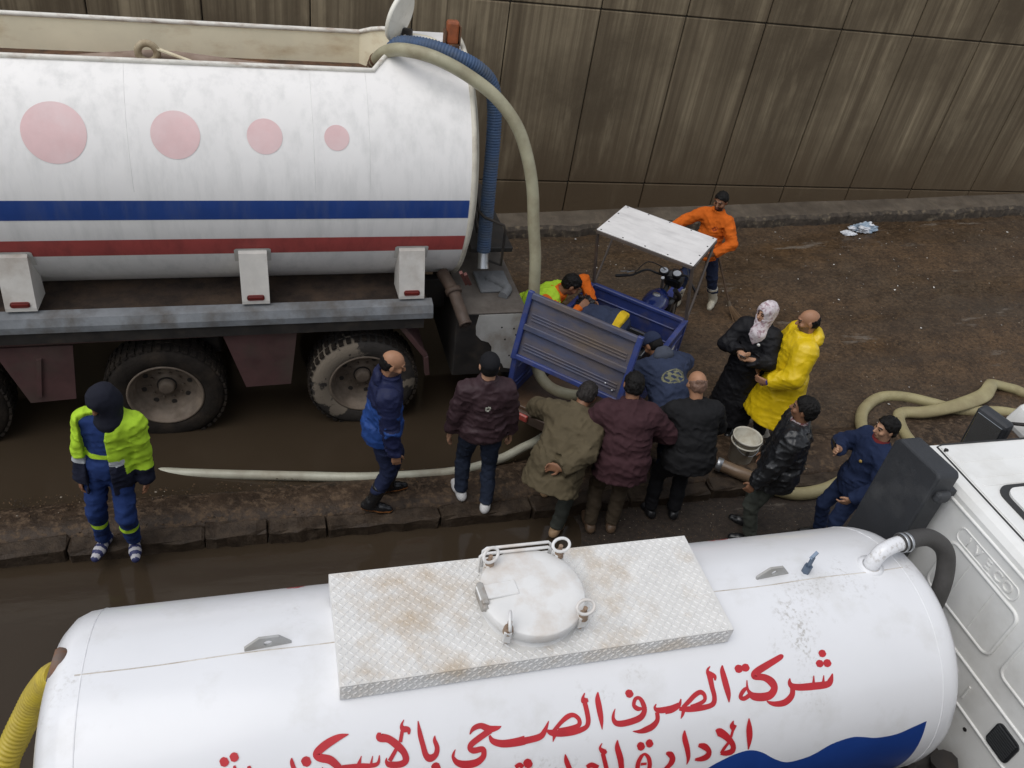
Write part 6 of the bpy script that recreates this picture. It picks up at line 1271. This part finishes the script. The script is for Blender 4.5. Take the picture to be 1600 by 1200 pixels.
# 9 yellow raincoat
YEL = cloth('yellow_pvc_raincoat', (.72, .50, .008), rough=.38, fold=.012, sheen=0, spec=.5, bump=.05)
PUR = cloth('purple_cuff', (.065, .045, .24))
def purple_cuff(e):
    J = e['J']
    for sd in 'LR':
        E_, W_ = J['el' + sd], J['wr' + sd]; u = unit(W_ - E_); MB().tube([W_ - u * .05, W_ + u * .012], [.040, .036], 16).build('sweater_cuff', PUR, e['root'])
person('balding person in a long yellow raincoat and white rubber boots', (5.17, 5.76, 0.0), (-.95, .30), dict(H=1.77, girth=1.12, skin=0, yaw=-6, pitch=16, hair='bald', hairmat=HAIRB, stubble=True, beard=False,
    feet=((-.11, .06, 0, 10), (.11, -.05, 0, -10)), handL=(-.20, .25, .98), handR=(.12, .24, 1.0), elbL=(-1, -.9, -.2), elbR=(1, -.5, -.2), hdirL=(.4, .7, -.1), trousers=BLACKC, cuff_z=.26,
    garments=[dict(name='raincoat', m=YEL, infl=.034, hem=.47, flare=.12, sleeve=.080, cuff=.035, collar=.04, fa=.0055, hd_=(0, 0, 1))], extras=[hoodlump(YEL, (.15, .085, .065), (-.10, .0)), purple_cuff],
    shoes=('boot', mat('white_rubber_boot', (.60, .57, .50), .4, var=.08, dirt=(.35, .30, .24), dirt_amt=.35, dscale=8), mat('grey_sole', (.3, .28, .25), .6))))
# 10 black leather jacket
LEA = mat('black_leather', (.014, .0145, .016), .34, var=.3, scale=9, bump=.35, bscale=26, fold=.03, spec=.5)
CHK = mat('checked_collar_cloth', (.42, .36, .36), .8, var=.1, scale=40, dirt=(.18, .06, .06), dirt_amt=.5, dscale=40, dsoft=.05)
def shirt_collar(e):
    MB().tube([e['N'] + e['s2'] * .005, e['N'] + e['s2'] * .062], [.082, .071], 20, caps=False).build('shirt_collar', CHK, e['root'])
person('person in black leather jacket with checked collar looking towards the yellow raincoat', (4.40, 4.51, 0.0), (-.80, .55), dict(H=1.72, girth=1.12, skin=1, yaw=-10, pitch=2, hair='full', lean=2, feet=((-.11, 0, 0, 8), (.11, .03, 0, -8)),
    handL=(-.27, .20, .80), handR=(.26, .12, .82), elbL=(-.8, -1, 0), trousers=cloth('grey_olive_trousers', (.055, .060, .050)),
    garments=[dict(name='jacket', m=LEA, infl=.022, hem=.16, sleeve=.080, collar=.030, fa=.012)], extras=[shirt_collar], shoes=('shoe', mat('black_leather_shoe', (.012, .012, .013), .3))))
# 11 navy sweater, phone in hand
def red_collar(e): MB().tube([e['N'] - e['s2'] * .01, e['N'] + e['s2'] * .055], [.084, .072], 20, caps=False).build('shirt_collar', cloth('red_shirt', (.22, .035, .035)), e['root'])
def crest(e): MB().lathe(e['N'] + e['tf'] * .150 - e['s2'] * .17 - e['tr'] * .075, e['tf'] - e['tr'] * .4, [(.001, .010), (.014, .008), (.016, 0)], 8).build('crest', mat('gold_crest', (.38, .25, .06), .5), e['root'])
pr, pe = person('young person in navy sweater beside the truck cab holding up a phone', (5.13, 4.31, 0.0), (-.92, .10), dict(H=1.62, girth=1.05, skin=2, yaw=0, pitch=4, hair='full', feet=((-.11, 0, 0, 8), (.11, .03, 0, -8)),
    handR=(.10, .26, 1.17), elbR=(1, -.6, -.5), hdirR=(-.25, .8, .35), palmR=(-.9, 0, .3), curlR=50, handL=(-.22, .16, .86), elbL=(-1, -.7, 0), trousers=cloth('blue_trousers', (.022, .035, .085)),
    garments=[dict(name='sweater', m=cloth('navy_sweater', (.016, .026, .066)), infl=.014, hem=.12, sleeve=.074, collar=.02, fa=.008)], extras=[red_collar, crest], shoes=('shoe', mat('black_leather_shoe', (.012, .012, .013), .3))))
# 12 orange shirt and lime vest, bending over the left side of the bed
ORG = cloth('orange_work_shirt', (.60, .125, .012)); 
person('person in orange shirt and lime vest bending over the far side of the cargo bed', (2.76, 7.22, 0.0), (.74, -.67), dict(H=1.70, girth=1.05, skin=1, lean=32, bend=14, pelvis=(0, -.04, .06), pitch=38, yaw=30, roll=0, hair='short', stubble=True,
    feet=((-.14, 0, 0, 8), (.14, -.08, 0, -8)), handR=(.03, .56, 1.16), handL=(-.30, .58, 1.10), elbL=(-1, .2, .5), elbR=(.8, -.3, -.5), trousers=cloth('navy_work_trousers', (.022, .030, .058)),
    garments=[dict(name='shirt', m=ORG, infl=.006, hem=.08, sleeve=.068, collar=.04, fa=.009), dict(name='vest', m=LIME, infl=.024, hem=.07, arms=False, collar=0, fa=.008, cutf=lambda e: [lambda v: v.ell(e['N'] + e['tf'] * .06, (.09, .12, .16), e['T2'], 0, 's')])],
    shoes=('boot', mat('dark_rubber_boot', (.02, .02, .022), .3))))
# 13 crouching inside the bed, only the back shows
YB = cloth('yellow_lining', (.62, .42, .02))
person('person in navy top with yellow hem crouching inside the cargo bed, only the back showing', (3.34, 6.74, .60), (-.72, .66), dict(H=1.66, girth=1.08, skin=1, lean=88, bend=16, pelvis=(0, -.22, .42), pitch=95, hair='short',
    feet=((-.16, -.02, 0, 8), (.16, -.06, 0, -8)), handL=(-.2, .42, .14), handR=(.2, .44, .14), elbL=(-1, 0, 0), elbR=(1, 0, 0), trousers=[NAVW, YB],
    garments=[dict(name='top', m=[NAVW, YB], infl=.018, hem=.05, sleeve=.076, collar=.03, fa=.006, paintf=lambda e: [(lambda c: ((c - e['P']) @ e['s'] < .0), 1)])], shoes=('boot', mat('dark_rubber_boot', (.02, .02, .022), .3))))
# 14 street sweeper in orange
def chest_logo(e):
    def f(c):
        q = c - e['N'] + e['s2'] * .17 + e['tr'] * .07; r = np.hypot(q @ e['tr'], q @ e['s2']); return (q @ e['tf'] > .02) & (r < .035) & (np.sin(q @ e['tr'] * 150) * np.sin(q @ e['s2'] * 150) > -.1)
    return [(f, 1)]
gzN = ground_z(5.5, 8.4)
sw, se = person('street sweeper in orange shirt, navy trousers and white boots holding a broom', (5.46, 8.40, gzN - .02), (-.78, -.62), dict(H=1.68, girth=1.0, skin=1, yaw=2, pitch=14, hair='short', beard=True,
    feet=((-.22, -.28, .02, 14), (.13, .14, 0, -6)), handR=(.46, .34, 1.08), elbR=(1, -.2, -.4), handL=(-.20, .22, .98), elbL=(-1, -.4, -.1), hdirL=(.5, .7, -.2), curlL=70, palmL=(1, 0, 0), trousers=[NAVY, SILV], tpaint=[(lambda c: np.abs(c[:, 2] - .30) < .014, 1)], cuff_z=.24,
    garments=[dict(name='shirt', m=[ORG, cloth('dark_print', (.30, .05, .02))], infl=.006, hem=.12, sleeve=.068, collar=.045, paintf=chest_logo, fa=.009)],
    shoes=('boot', mat('cream_rubber_boot', (.52, .48, .38), .45, var=.1, dirt=(.3, .25, .17), dirt_amt=.35, dscale=8))))

# ------------------------------------------------------------------ small things people hold or have put down
PHB = mat('black_phone', (.010, .010, .012), .2, var=0)
def world_of(loc, face, p):
    a = math.atan2(face[1], face[0]) - math.pi / 2; c, s_ = math.cos(a), math.sin(a); return Vector((loc[0] + c * p[0] - s_ * p[1], loc[1] + s_ * p[0] + c * p[1], loc[2] + p[2]))
def phone(pos, rot, label):
    r = empty('phone', pos, rot, label, 'phone'); MB().box((0, 0, 0), (.072, .148, .009), bev=.003, seg=2).build('case', PHB, r); MB().box((0, 0, .0052), (.064, .136, .001)).build('screen', mat('phone_screen', (.02, .022, .028), .1), r)
phone(world_of((4.90, 6.10, 0), (-.74, -.67), (.015, .335, 1.145)), (R(35), 0, math.atan2(-.67, -.74) - math.pi / 2), 'black phone held in both hands by the woman in the headscarf')
phone(world_of((5.13, 4.31, 0), (-.92, .10), (.085, .345, 1.235)), (R(60), 0, math.atan2(.10, -.92) - math.pi / 2), 'black phone held up by the young person in navy beside the cab')
# broom
br = empty('broom', (5.93, 8.12, .12), label='long wooden broom held by the street sweeper in orange', cat='broom')
MB().tube([(5.50, 8.50, 1.24), (5.90, 8.17, .30)], .012, 8).build('handle', mat('dark_wood_handle', (.10, .062, .038), .6, var=.3), br, True)
MB().tube([(5.895, 8.175, .315), (5.92, 8.15, .25)], [.022, .03], 10).build('binding', mat('binding_wire', (.12, .09, .06), .7), br, True)
b_ = MB()
for i in range(70):
    a = random.random() * 6.28; q = math.sqrt(random.random()); b_.tube([(5.915 + .02 * q * math.cos(a), 8.155 + .02 * q * math.sin(a), .27), (6.02 + .10 * q * math.cos(a), 8.00 + .07 * q * math.sin(a), .10 + .02 * random.random())], .003, 4, False)
tag(b_.build('bristles', mat('straw_bristle', (.19, .115, .058), .8, var=.3), br, True), kind='stuff')
# bucket
bk = empty('bucket', (4.74, 5.46, .10), label='dirty white plastic bucket on the median beside the white boots', cat='bucket')
BKM = mat('dirty_white_plastic', (.62, .60, .52), .5, var=.08, dirt=(.32, .26, .17), dirt_amt=.35, dscale=7)
MB().lathe((4.74, 5.46, .10), (0, 0, 1), [(.001, .0), (.115, .0), (.125, .01), (.148, .30), (.156, .302), (.157, .325), (.148, .328), (.141, .31), (.118, .03), (.001, .03)], 36).build('pail', BKM, bk, True)
MB().lathe((4.74, 5.46, .10), (0, 0, 1), [(.144, .235), (.155, .238), (.155, .252), (.146, .255)], 36).build('ridge', BKM, bk, True)
MB().tube([(4.74 + .152 * math.cos(a), 5.46 + .152 * math.sin(a), .10 + .27 - .10 * math.sin((a - 3.3) / 2.9 * math.pi)) for a in np.linspace(3.3, 6.2, 14)], .004, 6).build('handle', CHROME, bk, True)
MB().box((4.70, 5.316, .30), (.03, .01, .05), (R(-5), 0, R(-15))).build('handle_lug', mat('dark_lug', (.04, .035, .03), .5), bk, True)
# crumpled plastic bag by the far kerb
def crumple(name, loc, sz, mats, label, cat, seed, wet=.5):
    bm = bmesh.new(); bmesh.ops.create_icosphere(bm, subdivisions=4, radius=1); rg = np.random.default_rng(seed)
    co = np.array([v.co[:] for v in bm.verts]); n = vn3(co[:, 0] * 2.3 + seed, co[:, 1] * 2.3, co[:, 2] * 2.3); n2 = vn3(co[:, 0] * 6 + seed, co[:, 1] * 6, co[:, 2] * 6)
    r = .45 + .75 * n + .5 * np.abs(2 * n2 - 1); co = co * r[:, None] * np.array(sz); co[:, 2] = np.maximum(co[:, 2], -sz[2] * .5)
    for v, c in zip(bm.verts, co): v.co = c
    mi = [int(x > .5) for x in rg.random(60)]
    for i, f in enumerate(bm.faces): f.material_index = int(vn3(np.array([f.calc_center_median().x * 9]), np.array([f.calc_center_median().y * 9]), np.array([seed * 1.])) [0] > .55) if len(mats) > 1 else 0
    me = bpy.data.meshes.new(name); bm.to_mesh(me); bm.free()
    for m in mats: me.materials.append(m)
    o = bpy.data.objects.new(name, me); C.objects.link(o); o.location = loc; tag(o, label, cat); return o
crumple('plastic_bag', (9.30, 10.10, ground_z(9.3, 10.1) + .06), (.22, .10, .09), [mat('white_film', (.68, .70, .73), .35), mat('blue_grey_film', (.30, .38, .46), .35)], 'crumpled white and blue plastic bag lying by the far kerb', 'bag', 4)
crumple('plastic_bag', (8.98, 10.02, ground_z(9., 10.) + .02), (.11, .07, .03), [mat('white_film', (.68, .70, .73), .35)], 'small flat white scrap of plastic next to the crumpled bag', 'bag', 9)
crumple('rubber_sack', (3.28, 6.98, 1.10), (.09, .11, .09), [mat('black_sack', (.014, .014, .016), .4)], 'black sack held by the person in the orange shirt over the cargo bed', 'sack', 6)
